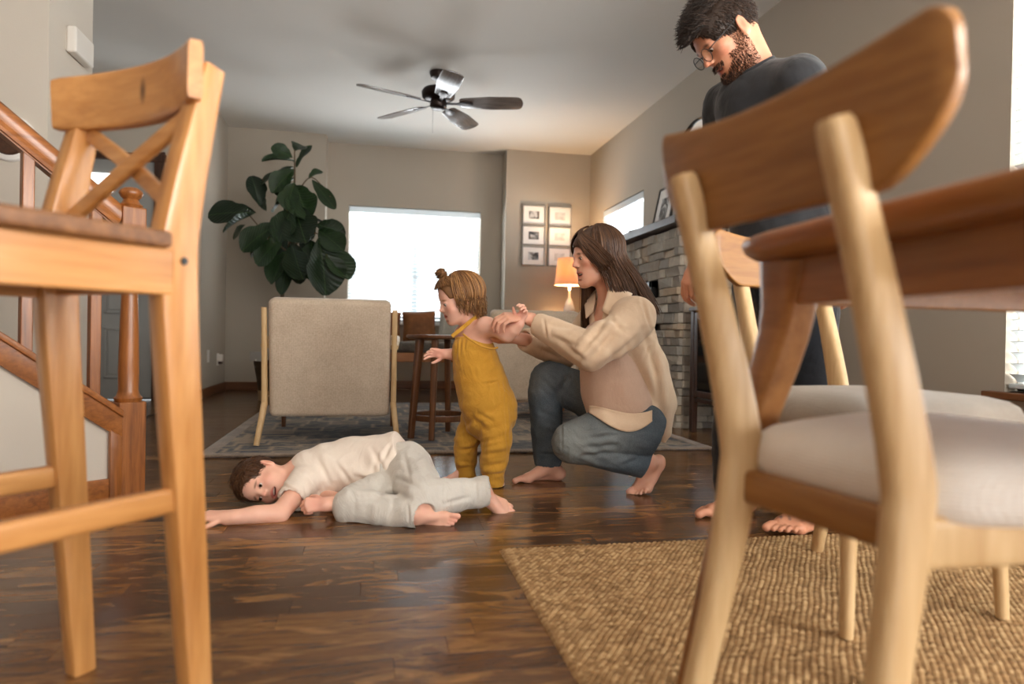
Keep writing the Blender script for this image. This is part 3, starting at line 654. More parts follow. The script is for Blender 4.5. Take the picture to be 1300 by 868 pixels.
# ---- round wooden side table
sd = thing('side_table', 'small round brown wooden side table beside the armchair', 'table', (0.41, 4.02, 0.0115))
lathe('table_top', [(0, 0.568), (0.19, 0.568), (0.205, 0.574), (0.208, 0.584), (0.203, 0.592), (0, 0.594)], 'walnut', sd, 40)
for a in (205, 250, 325, 70, 120):
    if a in (120,): continue
    a = math.radians(a); d = V3(math.cos(a), math.sin(a), 0)
    swept('leg', [(d*0.195, 0.030, 0.034), (d*0.145+V3(0, 0, 0.572), 0.038, 0.046)], RR, 'walnut', sd, tuple(d))
swept('ring_stretcher', [((0.165*math.cos(a), 0.165*math.sin(a), 0.115), 0.016, 0.034) for a in [2*PI*i/40 for i in range(41)]], RR, 'walnut', sd)

# ---- bench under the window with cushions
bn = thing('window_bench', 'low orange brown wooden bench under the window blind', 'bench', (0.50, 7.15, 0))
box('seat_rail', (-0.80, -0.34, 0.335), (0.80, -0.30, 0.425), 'bench_wood', bn, 0.006); box('seat_rail', (-0.80, 0.30, 0.335), (0.80, 0.34, 0.425), 'bench_wood', bn, 0.006)
for i in range(9): box('slat', (-0.78+0.178*i, -0.30, 0.375), (-0.64+0.178*i, 0.30, 0.40), 'bench_wood', bn, 0.003)
for s in (-1, 1):
    for q in (-1, 1): swept('leg', [((s*0.76, q*0.30, 0), 0.04, 0.04), ((s*0.74, q*0.31, 0.36), 0.055, 0.055)], RR, 'bench_wood', bn, (0, 1, 0))
sp_ = box('seat_pad', (-0.78, -0.33, 0.428), (0.78, 0.30, 0.53), 'grey_weave', bn, 0.03, 4); shade_auto(sp_, 60)
def cushion(name, label, loc, w, h, t, rot, mat, grp):
    v = []; f = []; n = 17
    for s in (1, -1):
        for i in range(n):
            for j in range(n):
                a, b = 2*i/(n-1)-1, 2*j/(n-1)-1; th = max(0, (1-a**4)*(1-b**4))**0.55
                pin = 1-0.06*(abs(a*b)**0.5 if False else (1-abs(a))*abs(b)+(1-abs(b))*abs(a))
                v.append((a*w/2*pin, s*t/2*th, h/2+b*h/2*pin))
    for s in range(2):
        for i in range(n-1):
            for j in range(n-1):
                q = [s*n*n+i*n+j, s*n*n+(i+1)*n+j, s*n*n+(i+1)*n+j+1, s*n*n+i*n+j+1]; f.append(q if s else q[::-1])
    root = thing(name, label, 'cushion', loc, rot[2], grp); o = link('cover', mesh_vf(v, f), mat, root, True); o.rotation_euler = (rot[0], rot[1], 0)
    per = [(i, 0) for i in range(n)]+[(n-1, j) for j in range(1, n)]+[(i, n-1) for i in range(n-2, -1, -1)]+[(0, j) for j in range(n-2, -1, -1)]
    pp = swept('piping', [(v[i*n+j], 0.010, 0.010) for i, j in per], circ(6), mat, root, (0, 1, 0)); pp.rotation_euler = (rot[0], rot[1], 0)
    return root
cushion('cushion', 'brown leather cushion against the window beside the armchair post', (0.12, 7.26, 0.545), 0.36, 0.30, 0.14, (-0.15, 0.03, 0.06), 'brown_leather', None)
cushion('cushion', 'brown leather cushion between another brown one and a pale one', (0.505, 7.26, 0.545), 0.34, 0.31, 0.14, (-0.15, -0.04, -0.05), 'brown_leather', None)
cushion('cushion', 'pale grey green cushion on the window bench behind the toddler', (0.88, 7.26, 0.545), 0.36, 0.36, 0.14, (-0.15, 0.06, -0.1), 'pale_cushion', None)

# ---- framed pictures
k = N('photo_print'); v = k.coord((9, 9, 9), rnd=True); f = k.noise(v, 1.3, 5, 0.6, 0.6)
k.set(k.ramp(f, [(0.38, (0.012,)*3+(1,)), (0.5, (0.12,)*3+(1,)), (0.6, (0.55,)*3+(1,))]), 0.5, 0.3); reg('photo_print', k.m)
mat_plain('photo_pale', (0.62, 0.60, 0.57, 1), 0.5, 0.3, var=0.25, vs=16)
mat_plain('mat_board', srgb(232, 229, 224), 0.8, 0.2, var=0.01); mat_plain('frame_grey', srgb(150, 146, 140), 0.4, 0.4, var=0.03)
lbl = {(0, 0): 'white matted picture with a dark woodland photo, top of the column away from the lamp', (0, 1): 'white matted picture with a grey landscape photo, middle, away from the lamp', (0, 2): 'white matted picture with a photo of standing figures, lowest, away from the lamp',
       (1, 0): 'white matted picture with a pale sketchy photo, top of the column above the lamp', (1, 1): 'white matted picture nearly blank, middle of the column above the lamp', (1, 2): 'white matted picture nearly blank, lowest one just above the lamp'}
for cx in (0, 1):
    for cy in (0, 1, 2):
        x = 1.655+0.305*cx; z = 1.877-0.232*cy
        fr = thing('picture_frame', lbl[(cx, cy)], 'picture', (x, YR-0.001, z), 0, 'six framed photos on the back wall')
        w, h = 0.27, 0.217
        for q in ((0, w, 0, 0.012), (0, w, h-0.012, h), (0, 0.012, 0, h), (w-0.012, w, 0, h)): box('moulding', (q[0], -0.028, q[2]), (q[1], 0, q[3]), 'frame_grey', fr, 0.002)
        box('mat_board', (0.011, -0.012, 0.011), (w-0.011, -0.006, h-0.011), 'mat_board', fr)
        box('photo', (0.075, -0.0135, 0.065), (w-0.075, -0.012, h-0.065), 'photo_print' if cx == 0 else 'photo_pale', fr)

# ---- table lamp in the corner, on a little table
lt = thing('lamp_table', 'low brown table in the corner under the glowing lamp', 'table', (2.10, 7.12, 0))
box('top', (-0.24, -0.24, 0.68), (0.24, 0.24, 0.71), 'walnut', lt, 0.005)
for s in (-1, 1):
    for q in (-1, 1): swept('leg', [((s*0.21, q*0.21, 0), 0.026, 0.026), ((s*0.20, q*0.20, 0.685), 0.04, 0.04)], RR, 'walnut', lt, (0, 1, 0))
lp = thing('table_lamp', 'lit table lamp with a warm cream drum shade below the pictures', 'lamp', (2.10, 7.12, 0.71))
lathe('lamp_base', [(0, 0), (0.07, 0), (0.075, 0.012), (0.03, 0.03), (0.05, 0.12), (0.06, 0.2), (0.035, 0.29), (0.014, 0.33), (0.012, 0.40), (0, 0.40)], 'white_trim', lp, 28)
k = N('lamp_shade'); tl_ = k.n('BsdfTranslucent'); tl_.inputs[0].default_value = srgb(222, 180, 116); df = k.n('BsdfDiffuse'); df.inputs[0].default_value = srgb(226, 204, 172); mx = k.n('MixShader'); mx.inputs[0].default_value = 0.20
k.l(df.outputs[0], mx.inputs[1]); k.l(tl_.outputs[0], mx.inputs[2]); k.l(mx.outputs[0], k.t.nodes['Material Output'].inputs['Surface']); reg('lamp_shade', k.m)
lathe('lamp_shade', [(0.165, 0.46), (0.13, 0.75), (0.128, 0.75), (0.163, 0.46)], 'lamp_shade', lp, 36)
k = N('bulb'); em = k.n('Emission'); em.inputs[0].default_value = (1, 0.72, 0.42, 1); em.inputs[1].default_value = 5; k.l(em.outputs[0], k.t.nodes['Material Output'].inputs['Surface']); reg('bulb', k.m)
lathe('bulb', [(0, 0.40), (0.014, 0.41), (0.014, 0.45), (0.032, 0.50), (0.034, 0.53), (0.02, 0.56), (0, 0.565)], 'bulb', lp, 16)
ll = bpy.data.lights.new('lamp_light', 'POINT'); ll.energy = 24; ll.color = (1, 0.66, 0.36); ll.shadow_soft_size = 0.04
lo_ = bpy.data.objects.new('lamp_light', ll); COL.objects.link(lo_); lo_.location = (0, 0, 0.62); lo_.parent = lp

# ---- stone fireplace
FX, FY0, FY1, FZ = 2.06, 4.30, 6.30, 1.395
fp = thing('fireplace', 'stacked stone fireplace with a dark mantel shelf', 'fireplace', (FX, (FY0+FY1)/2, 0))
oy = (FY0+FY1)/2
box('chimney_breast', (0.022, FY0-oy+0.022, 0), (XR-FX, FY1-oy, FZ-0.01), 'grey_weave', fp)
k = N('ledger_stone'); v = k.coord((1, 1, 1), rnd=True); oi = k.n('ObjectInfo'); f = k.noise(v, 18, 5, 0.65); f2 = k.noise(v, 60, 4, 0.7)
base = k.ramp(oi.outputs['Random'], [(0, srgb(178, 170, 158)), (0.2, srgb(206, 196, 180)), (0.4, srgb(160, 156, 150)), (0.55, srgb(196, 174, 148)), (0.72, srgb(216, 208, 194)), (0.88, srgb(142, 136, 130)), (1, srgb(186, 168, 150))])
c = k.mix(k.ramp(f, [(0.35, (0.35,)*3+(1,)), (0.65, (0,)*3+(1,))]), base, srgb(128, 118, 108)); k.set(c, 0.9, 0.2); k.bump(f2, 0.5, 0.006, k.bump(f, 0.6, 0.012)); reg('ledger_stone', k.m)
smesh = {}
def stone_mesh(key, L, Hh):
    if key in smesh: return smesh[key]
    bm = bmesh.new(); bm_box(bm, (-0.02, 0, 0), (0.03, L, Hh), None, 0.005, 1)
    for vv in bm.verts:
        if vv.co.x < 0: vv.co.x += random.uniform(-0.006, 0.010)
    me = bm_mesh(bm, 'stone'); me.materials.append(MATS['ledger_stone']); smesh[key] = me; return me
z = 0.0; nst = 0; ins = (4.72, 5.62, 0.32, 1.03)        # the insert opening y0,y1,z0,z1
while z < FZ-0.02:
    Hh = random.choice((0.045, 0.055, 0.065, 0.075)); Hh = min(Hh, FZ-0.012-z); y = FY0
    while y < FY1-0.01:
        L = random.choice((0.08, 0.11, 0.15, 0.19, 0.24)); L = min(L, FY1-y)
        if FY1-y-L < 0.05: L = FY1-y
        if not (ins[0]-0.03 < y+L/2 < ins[1]+0.03 and ins[2] < z+Hh/2 < ins[3]):
            o = link('stone', stone_mesh((round(L, 3), round(Hh, 3), random.randint(0, 2)), L-0.003, Hh-0.003), None, fp); o.location = (random.uniform(-0.012, 0.010), y-oy, z); nst += 1
        y += L
    x = FX+0.01                                            # the side that faces the dining room
    while x < XR-0.02:
        L = random.choice((0.11, 0.15, 0.19)); L = min(L, XR-x)
        if XR-x-L < 0.04: L = XR-x
        o = link('stone', stone_mesh((round(L, 3), round(Hh, 3), random.randint(0, 2)), L-0.003, Hh-0.003), None, fp); o.rotation_euler = (0, 0, PI/2); o.location = (x+L-FX, FY0-oy+random.uniform(-0.006, 0.012), z); nst += 1
        x += L
    z += Hh
box('mantel', (-0.09, FY0-oy-0.06, FZ-0.01), (XR-FX, FY1-oy+0.05, FZ+0.045), 'dark_cabinet_wood', fp, 0.006)
yy0, yy1, zz0, zz1 = ins
mat_plain('fire_glass', (0.012, 0.014, 0.016, 1), 0.06, 0.6, var=0.02)
for q in ((yy0, yy1, zz1-0.05, zz1), (yy0, yy1, zz0, zz0+0.05), (yy0, yy0+0.04, zz0, zz1), (yy1-0.04, yy1, zz0, zz1)): box('insert_frame', (-0.045, q[0]-oy, q[2]), (0.01, q[1]-oy, q[3]), 'black_metal', fp, 0.004)
box('inner_trim', (-0.04, yy0-oy+0.04, zz1-0.085), (0.0, yy1-oy-0.04, zz1-0.05), 'chrome', fp, 0.003); box('inner_trim', (-0.04, yy0-oy+0.04, zz0+0.05), (0.0, yy0-oy+0.062, zz1-0.085), 'chrome', fp, 0.003)
box('fire_glass', (-0.022, yy0-oy+0.06, zz0+0.05), (-0.016, yy1-oy-0.04, zz1-0.085), 'fire_glass', fp)
# things on the mantel
pf = thing('picture_frame', 'black framed picture leaning on the stone mantel', 'picture', (2.28, 5.02, FZ+0.045), 0)
fh, fw_ = 0.42, 0.34
for q in ((0, fw_, 0, 0.02), (0, fw_, fh-0.02, fh), (0, 0.02, 0, fh), (fw_-0.02, fw_, 0, fh)):
    o = box('moulding', (-0.02, q[0], q[2]), (0, q[1], q[3]), 'black_metal', pf, 0.002); o.rotation_euler = (0, math.radians(12), 0)
o = box('mat_board', (-0.012, 0.018, 0.018), (-0.006, fw_-0.018, fh-0.018), 'mat_board', pf); o.rotation_euler = (0, math.radians(12), 0)
o = box('photo', (-0.0135, 0.10, 0.10), (-0.012, fw_-0.10, fh-0.10), 'photo_print', pf); o.rotation_euler = (0, math.radians(12), 0)
mat_plain('maroon', srgb(78, 34, 30), 0.5, 0.4, var=0.2, vs=30)
bx_ = thing('trinket_box', 'small dark maroon box on the mantel shelf', 'box', (2.22, 5.45, FZ+0.045), 0.2)
box('box_body', (-0.06, -0.09, 0), (0.06, 0.09, 0.06), 'maroon', bx_, 0.006); prism('lid', rounded_poly([(-0.064, -0.094), (0.064, -0.094), (0.064, 0.094), (-0.064, 0.094)], 0.02, 3), 0.025, 'maroon', bx_, org=(0, 0, 0.06), bevel=0.01, seg=3)
mi = thing('round_mirror', 'round wall mirror with a thin black rim above the mantel', 'mirror', (XR-0.001, 4.87, 1.93))
k = N('mirror_glass'); k.set((0.85, 0.86, 0.86, 1), 0.03, 0.5, 1.0); reg('mirror_glass', k.m)
for nm, pr, m in (('rim', [(0.36, 0), (0.375, 0), (0.378, 0.02), (0.368, 0.032), (0.356, 0.02), (0.356, 0.0)], 'black_metal'), ('glass', [(0, 0.006), (0.358, 0.006), (0.358, 0.012), (0, 0.012)], 'mirror_glass')):
    o = lathe(nm, pr, m, mi, 56); o.rotation_euler = (0, -PI/2, 0)

# ---- dark cabinet beyond the dining table
cb = thing('glass_cabinet', 'low dark wooden cabinet with glass doors against the fireplace side', 'cabinet', (2.255, 3.72, 0))
for q in (-1, 1):
    for s in (-1, 1): box('post', (s*0.175-0.02, q*0.42-0.02, 0), (s*0.175+0.02, q*0.42+0.02, 0.79), 'dark_cabinet_wood', cb, 0.003)
box('top', (-0.205, -0.455, 0.79), (0.19, 0.455, 0.815), 'dark_cabinet_wood', cb, 0.005); box('bottom_shelf', (-0.18, -0.43, 0.20), (0.18, 0.43, 0.225), 'dark_cabinet_wood', cb, 0.003); box('back_panel', (0.165, -0.42, 0.2), (0.175, 0.42, 0.79), 'dark_cabinet_wood', cb)
box('shelf', (-0.165, -0.42, 0.49), (0.165, 0.42, 0.505), 'dark_cabinet_wood', cb)
for q in (-1, 1):
    d = box('door', (-0.192, q*0.205-0.19, 0.235), (-0.176, q*0.205-0.15, 0.78), 'dark_cabinet_wood', cb, 0.002)
    box('stile', (-0.192, q*0.205+0.15, 0.235), (-0.176, q*0.205+0.19, 0.78), 'dark_cabinet_wood', d, 0.002); box('rail', (-0.192, q*0.205-0.15, 0.235), (-0.176, q*0.205+0.15, 0.275), 'dark_cabinet_wood', d, 0.002); box('rail', (-0.192, q*0.205-0.15, 0.74), (-0.176, q*0.205+0.15, 0.78), 'dark_cabinet_wood', d, 0.002)
    box('pane', (-0.186, q*0.205-0.15, 0.275), (-0.182, q*0.205+0.15, 0.74), 'fire_glass', d); lathe('knob', [(0, 0), (0.006, 0), (0.006, 0.012), (0.011, 0.016), (0.009, 0.024), (0, 0.026)], 'chrome', d, 12).matrix_local = Matrix.Translation((-0.192, q*0.035, 0.52)) @ Matrix.Rotation(-PI/2, 4, 'Y')

# ---- ceiling fan
fn = thing('ceiling_fan', 'dark bronze ceiling fan with five grey brown blades', 'fan', (0.50, 5.5, ROOM_H))
lathe('canopy', [(0, 0), (0.072, 0), (0.075, -0.012), (0.062, -0.05), (0.03, -0.062), (0, -0.062)], 'bronze', fn, 32)
lathe('downrod', [(0, -0.05), (0.014, -0.05), (0.014, -0.14), (0, -0.14)], 'bronze', fn, 16)
lathe('motor_housing', [(0, -0.115), (0.05, -0.12), (0.12, -0.14), (0.135, -0.165), (0.13, -0.205), (0.10, -0.225), (0.06, -0.235), (0.0, -0.235)], 'bronze', fn, 36)
lathe('switch_cup', [(0, -0.23), (0.066, -0.235), (0.068, -0.275), (0.05, -0.295), (0, -0.298)], 'bronze', fn, 28)
k = N('fan_blade'); v = k.coord((1, 9, 9)); f = k.noise(v, 6, 4, 0.6, 0.5); k.set(k.ramp(f, [(0.3, srgb(92, 82, 76)), (0.7, srgb(124, 112, 104))]), 0.26, 0.6); reg('fan_blade', k.m)
for i in range(5):
    a = math.radians(-86+72*i)
    Mb = Matrix.Rotation(a, 4, 'Z')
    outl = rounded_poly([(0.17, -0.058), (0.42, -0.086), (0.66, -0.080), (0.685, 0.0), (0.66, 0.080), (0.42, 0.086), (0.17, 0.058)], 0.03, 4)
    bl = prism('blade', outl, 0.007, 'fan_blade', fn, bevel=0.0025, seg=2); bl.matrix_local = Mb @ Matrix.Translation((0, 0, -0.25)) @ Matrix.Rotation(math.radians(-14), 4, 'X')
    ir = prism('blade_iron', rounded_poly([(0.05, -0.016), (0.16, -0.012), (0.20, -0.034), (0.27, -0.026), (0.285, 0.0), (0.27, 0.026), (0.20, 0.034), (0.16, 0.012), (0.05, 0.016)], 0.01, 3), 0.006, 'bronze', fn, bevel=0.002); ir.matrix_local = Mb @ Matrix.Translation((0, 0, -0.2565)) @ Matrix.Rotation(math.radians(-14), 4, 'X')
swept('pull_chain', [((-0.045, -0.03, -0.29), 0.0035, 0.0035), ((-0.045, -0.03, -0.50), 0.0035, 0.0035)], circ(6), 'chrome', fn, (0, 1, 0))

# ---- fiddle leaf fig
fig = thing('fiddle_leaf_fig', 'tall fiddle leaf fig with large dark green leaves in a basket', 'plant', (-0.82, 6.38, 0))
mat_fabric('basket_weave', srgb(92, 70, 48), srgb(46, 34, 24), 0.85, 90, 0.8, 0, 1.0); mat_fabric('basket_base', srgb(168, 140, 104), srgb(130, 104, 74), 0.85, 90, 0.6, 0, 0.8)
lathe('basket', [(0, 0.09), (0.15, 0.09), (0.165, 0.2), (0.19, 0.34), (0.195, 0.35), (0.185, 0.35), (0.165, 0.30), (0, 0.30)], 'basket_weave', fig, 36)
lathe('basket_foot', [(0, 0), (0.145, 0), (0.152, 0.09), (0, 0.095)], 'basket_base', fig, 36)
mat_plain('soil', srgb(40, 30, 22), 0.95, 0.1, var=0.3, vs=40, bump=0.6); lathe('soil', [(0, 0.305), (0.168, 0.30), (0.165, 0.295), (0, 0.295)], 'soil', fig, 24)
mat_wood('bark', srgb(58, 46, 36), srgb(92, 76, 58), srgb(118, 100, 80), 'z', 2.0, 0.8, 0.2)
tk = lambda *pts: lerp_path([(p, r, r) for p, r in pts], 5)
FD = 6.10                                                   # its distance from the lens
o_ = np.array((-0.82, 6.38, 0))
def fpt(px, py, dd=0.0): return PX(px, py, FD+dd)-o_
trunk = [(V3(0, 0, 0.28), 0.045), (fpt(355, 410), 0.036), (fpt(362, 345), 0.032), (fpt(372, 285), 0.026), (fpt(374, 230), 0.018), (fpt(374, 190), 0.010)]
swept('trunk', tk(*trunk), circ(10), 'bark', fig, (0, 1, 0))
for pts in ([(fpt(366, 320), 0.018), (fpt(340, 300), 0.012), (fpt(318, 275), 0.010), (fpt(300, 258), 0.008)], [(fpt(368, 318), 0.018), (fpt(392, 296), 0.012), (fpt(412, 300), 0.009)], [(fpt(374, 250), 0.014), (fpt(395, 225, -.1), 0.010), (fpt(420, 250, -.15), 0.007)]):
    swept('branch', tk(*pts), circ(8), 'bark', fig, (0, 1, 0))
k = N('fig_leaf'); oi = k.n('ObjectInfo'); v = k.coord((1, 1, 1)); f = k.noise(v, 7, 3); sx = k.n('SeparateXYZ'); k.l(k.tc.outputs['Object'], sx.inputs[0])
ab = k.n('Math', operation='ABSOLUTE'); k.l(sx.outputs['X'], ab.inputs[0])
c = k.mix(f, srgb(18, 34, 16), srgb(44, 72, 32)); c = k.mix(oi.outputs['Random'], c, srgb(20, 36, 19)); c = k.mix(k.ramp(ab.outputs[0], [(0.002, (0.7,)*3+(1,)), (0.007, (0,)*3+(1,))]), c, srgb(78, 102, 58))
k.set(c, 0.42, 0.4); wv = k.n('TexWave', bands_direction='DIAGONAL'); wv.inputs['Scale'].default_value = 9; k.l(v, wv.inputs[0]); k.bump(wv.outputs['Fac'], 0.25, 0.01); reg('fig_leaf', k.m)
def leaf_mesh(seed):
    r = random.Random(seed); nl, nw = 15, 9; v = []; f = []; cup = r.uniform(0.15, 0.5); droop = r.uniform(0.1, 0.5); wph = r.uniform(0, 6)
    for i in range(nl):
        t = i/(nl-1); w = 0.31*max(0.0, math.sin(PI*min(1, t)**1.45))**0.55*(0.85+0.15*t); w = max(w, 0.004 if t < .5 else 0.05)
        if 0.30 < t < 0.5: w *= 0.9
        for j in range(nw):
            a = 2*j/(nw-1)-1; x = a*w; z = cup*w*abs(a)**1.6-droop*t*t*0.5+0.028*math.sin(9*t+wph+a*2)*abs(a); v.append((x, t, z))
    for i in range(nl-1):
        for j in range(nw-1): f.append((i*nw+j, i*nw+j+1, (i+1)*nw+j+1, (i+1)*nw+j))
    me = mesh_vf(v, f, 'leaf'); me.materials.append(MATS['fig_leaf']); me.polygons.foreach_set('use_smooth', [True]*len(me.polygons)); return me
LM = [leaf_mesh(i) for i in range(6)]
# (root px, tip px, depth offset root, tip, width factor)
LV = [((330, 262), (322, 222), -.05, -.1, 1.0), ((325, 270), (262, 266), -.05, -.15, .9), ((322, 272), (278, 286), -.1, -.3, .8), ((312, 285), (292, 302), 0, .1, .7), ((338, 268), (330, 250), .1, .2, .5),
      ((352, 285), (305, 310), -.1, -.3, 1.0), ((345, 292), (312, 322), .1, .2, .8), ((360, 300), (322, 330), -.2, -.3, 1.0), ((366, 318), (340, 352), 0, -.2, .9), ((370, 305), (378, 352), -.2, -.3, 1.1),
      ((372, 200), (345, 186), 0, -.1, .9), ((374, 192), (384, 180), 0, .05, .9), ((374, 205), (334, 196), -.05, -.2, 1.0), ((373, 212), (328, 224), 0, -.1, .9), ((373, 215), (345, 238), -.1, -.25, 1.0), ((376, 212), (392, 182), .1, .1, .8), ((374, 225), (352, 246), 0, .2, .8),
      ((374, 232), (362, 262), -.2, -.3, 1.1), ((376, 236), (388, 270), -.1, -.3, 1.1), ((376, 240), (355, 275), .1, .15, 1.0), ((378, 252), (402, 262), .1, .2, .9), ((372, 262), (350, 302), -.2, -.3, 1.2), ((374, 262), (386, 305), -.15, -.35, 1.2), ((374, 275), (400, 300), .05, .1, 1.0),
      ((392, 226), (408, 214), -.1, -.05, .6), ((396, 228), (424, 262), -.12, -.2, .55), ((400, 285), (436, 292), -.05, -.1, .9), ((404, 292), (434, 312), -.1, -.25, 1.0), ((408, 300), (445, 352), -.1, -.15, .9), ((404, 302), (420, 370), -.2, -.25, 1.1), ((396, 305), (395, 352), -.1, -.2, 1.1), ((388, 312), (372, 355), 0, -.1, 1.0), ((384, 318), (400, 362), .1, .1, .9),
      ((368, 322), (355, 372), 0, -.1, .6), ((366, 300), (348, 342), .1, .2, 1.0), ((380, 300), (410, 340), .1, .2, 1.0), ((372, 282), (340, 300), .15, .25, 1.0), ((380, 282), (408, 275), .15, .2, .8), ((372, 245), (340, 262), .1, .2, .9)]
for i, (a, b, da, db, wf) in enumerate(LV):
    A = fpt(a[0], a[1], da); B = fpt(b[0], b[1], db); d = B-A; L = np.linalg.norm(d); yax = d/L
    out = A-(fpt(373, 270)); nrm = -FW*random.uniform(.2, 1)+V3(0, 0, 1)*random.uniform(.1, .8)+RT*random.uniform(-.5, .5)+0.3*out/np.linalg.norm(out)
    zax = nrm-yax*(nrm@yax); zax /= np.linalg.norm(zax); xax = np.cross(yax, zax); ww = max(L, 0.26)*wf*1.15
    o = link('leaf', LM[i % 6], None, fig); o.matrix_local = Matrix(((xax[0]*ww, yax[0]*L, zax[0]*ww, A[0]), (xax[1]*ww, yax[1]*L, zax[1]*ww, A[1]), (xax[2]*ww, yax[2]*L, zax[2]*ww, A[2]), (0, 0, 0, 1)))
tg = thing('plant_card', 'small white card tucked in the plant basket rim', 'card', (-0.98, 6.30, 0.345)); box('card_face', (-0.05, -0.002, 0), (0.05, 0.002, 0.085), 'frame_grey', tg, 0.0008); box('stake', (-0.004, -0.003, -0.05), (0.004, 0.003, 0.02), 'white_plastic', tg)
# ================================================================== PEOPLE: smooth blended volumes turned into one skin
class Field:
    def __init__(s, lo, hi, h):
        s.h = h; s.lo = np.array(lo, np.float32); s.n = (np.ceil((np.array(hi)-np.array(lo))/h).astype(int)+1)
        s.V = np.full(tuple(s.n), 0.5, np.float32)
    def _sl(s, lo, hi):
        a = np.clip(np.floor((np.array(lo)-s.lo)/s.h).astype(int), 0, s.n-1); b = np.clip(np.ceil((np.array(hi)-s.lo)/s.h).astype(int)+1, 1, s.n)
        b = np.maximum(b, a+1)
        ax = [(s.lo[i]+s.h*np.arange(a[i], b[i])).astype(np.float32) for i in range(3)]
        return tuple(slice(a[i], b[i]) for i in range(3)), ax[0][:, None, None], ax[1][None, :, None], ax[2][None, None, :]
    def _put(s, sl, d, k, sub=False):
        A = s.V[sl]
        if sub:
            d = -d
            if k <= 0: s.V[sl] = np.maximum(A, d); return
            h = np.clip(0.5-0.5*(d-A)/k, 0, 1); s.V[sl] = d*(1-h)+A*h+k*h*(1-h); return
        if k <= 0: s.V[sl] = np.minimum(A, d); return
        h = np.clip(0.5+0.5*(d-A)/k, 0, 1); s.V[sl] = d*(1-h)+A*h-k*h*(1-h)
    @staticmethod
    def _seg(X, Y, Z, a, b, ra, rb, flat=None):
        ba = b-a; L2 = float(ba@ba)+1e-12
        dx, dy, dz = X-a[0], Y-a[1], Z-a[2]
        t = np.clip((dx*ba[0]+dy*ba[1]+dz*ba[2])/L2, 0, 1)
        qx, qy, qz = dx-t*ba[0], dy-t*ba[1], dz-t*ba[2]
        d2 = qx*qx+qy*qy+qz*qz
        if flat is not None:                       # squash: flat=(axis, factor): distance along axis multiplied by factor
            ax, f = flat; w = qx*ax[0]+qy*ax[1]+qz*ax[2]; d2 = d2+(f*f-1)*w*w
        return np.sqrt(d2)-(ra+(rb-ra)*t)
    def chain(s, pts, k=0.02, sub=False, flat=None, grow=0.0):
        """pts: [(p, r)] a run of tapered limbs, blended into the field with radius k"""
        P = [np.array(p, float) for p, r in pts]; R = [r+grow for p, r in pts]; m = max(R)+k+3*s.h
        sl, X, Y, Z = s._sl(np.min(P, 0)-m, np.max(P, 0)+m); d = None
        if len(P) == 1: d = np.sqrt((X-P[0][0])**2+(Y-P[0][1])**2+(Z-P[0][2])**2)-R[0]
        for i in range(len(P)-1):
            e = s._seg(X, Y, Z, P[i], P[i+1], R[i], R[i+1], flat); d = e if d is None else np.minimum(d, e)
        s._put(sl, d, k, sub); return s
    def ell(s, c, r, R=None, k=0.02, sub=False):
        c = np.array(c, float); r = np.array(r, float); R = np.eye(3) if R is None else R; m = max(r)+k+3*s.h
        sl, X, Y, Z = s._sl(c-m, c+m); dx, dy, dz = X-c[0], Y-c[1], Z-c[2]
        u = [dx*R[0, i]+dy*R[1, i]+dz*R[2, i] for i in range(3)]
        k0 = np.sqrt(sum((u[i]/r[i])**2 for i in range(3))); k1 = np.sqrt(sum((u[i]/r[i]**2)**2 for i in range(3)))+1e-9
        s._put(sl, k0*(k0-1)/k1, k, sub); return s
    def rbox(s, c, hs, R, rad=0.005, k=0.01, sub=False):
        c = np.array(c, float); m = float(np.linalg.norm(hs))+k+rad+3*s.h; sl, X, Y, Z = s._sl(c-m, c+m); dx, dy, dz = X-c[0], Y-c[1], Z-c[2]
        q = [np.abs(dx*R[0, i]+dy*R[1, i]+dz*R[2, i])-(hs[i]-rad) for i in range(3)]
        d = np.sqrt(sum(np.maximum(x, 0)**2 for x in q))+np.minimum(np.maximum(np.maximum(q[0], q[1]), q[2]), 0)-rad
        s._put(sl, d, k, sub); return s
    def cut(s, p, n):
        """keep only the side n points away from: remove where (x-p).n > 0"""
        sl, X, Y, Z = s._sl(s.lo, s.lo+s.h*s.n); d = (X-p[0])*n[0]+(Y-p[1])*n[1]+(Z-p[2])*n[2]
        s.V = np.maximum(s.V, d.astype(np.float32)); return s
    def mesh(s):
        V = s.V; ins = V < 0; nx, ny, nz = V.shape
        cnt = np.zeros((nx-1, ny-1, nz-1), np.int8)
        for i in (0, 1):
            for j in (0, 1):
                for k in (0, 1): cnt += ins[i:nx-1+i, j:ny-1+j, k:nz-1+k]
        act = (cnt > 0) & (cnt < 8); ijk = np.argwhere(act); n = len(ijk)
        idx = np.full(act.shape, -1, np.int32); idx[act] = np.arange(n, dtype=np.int32)
        co = [(i, j, k) for i in (0, 1) for j in (0, 1) for k in (0, 1)]
        val = np.stack([V[ijk[:, 0]+c[0], ijk[:, 1]+c[1], ijk[:, 2]+c[2]] for c in co], 1)
        acc = np.zeros((n, 3), np.float32); num = np.zeros(n, np.float32)
        for a in range(8):
            for b in range(a+1, 8):
                ca, cb = np.array(co[a]), np.array(co[b])
                if np.abs(ca-cb).sum() != 1: continue
                m = (val[:, a] < 0) != (val[:, b] < 0); t = val[m, a]/(val[m, a]-val[m, b])
                acc[m] += ca+(cb-ca)*t[:, None]; num[m] += 1
        v = s.lo+s.h*(ijk+acc/num[:, None]); qs = []
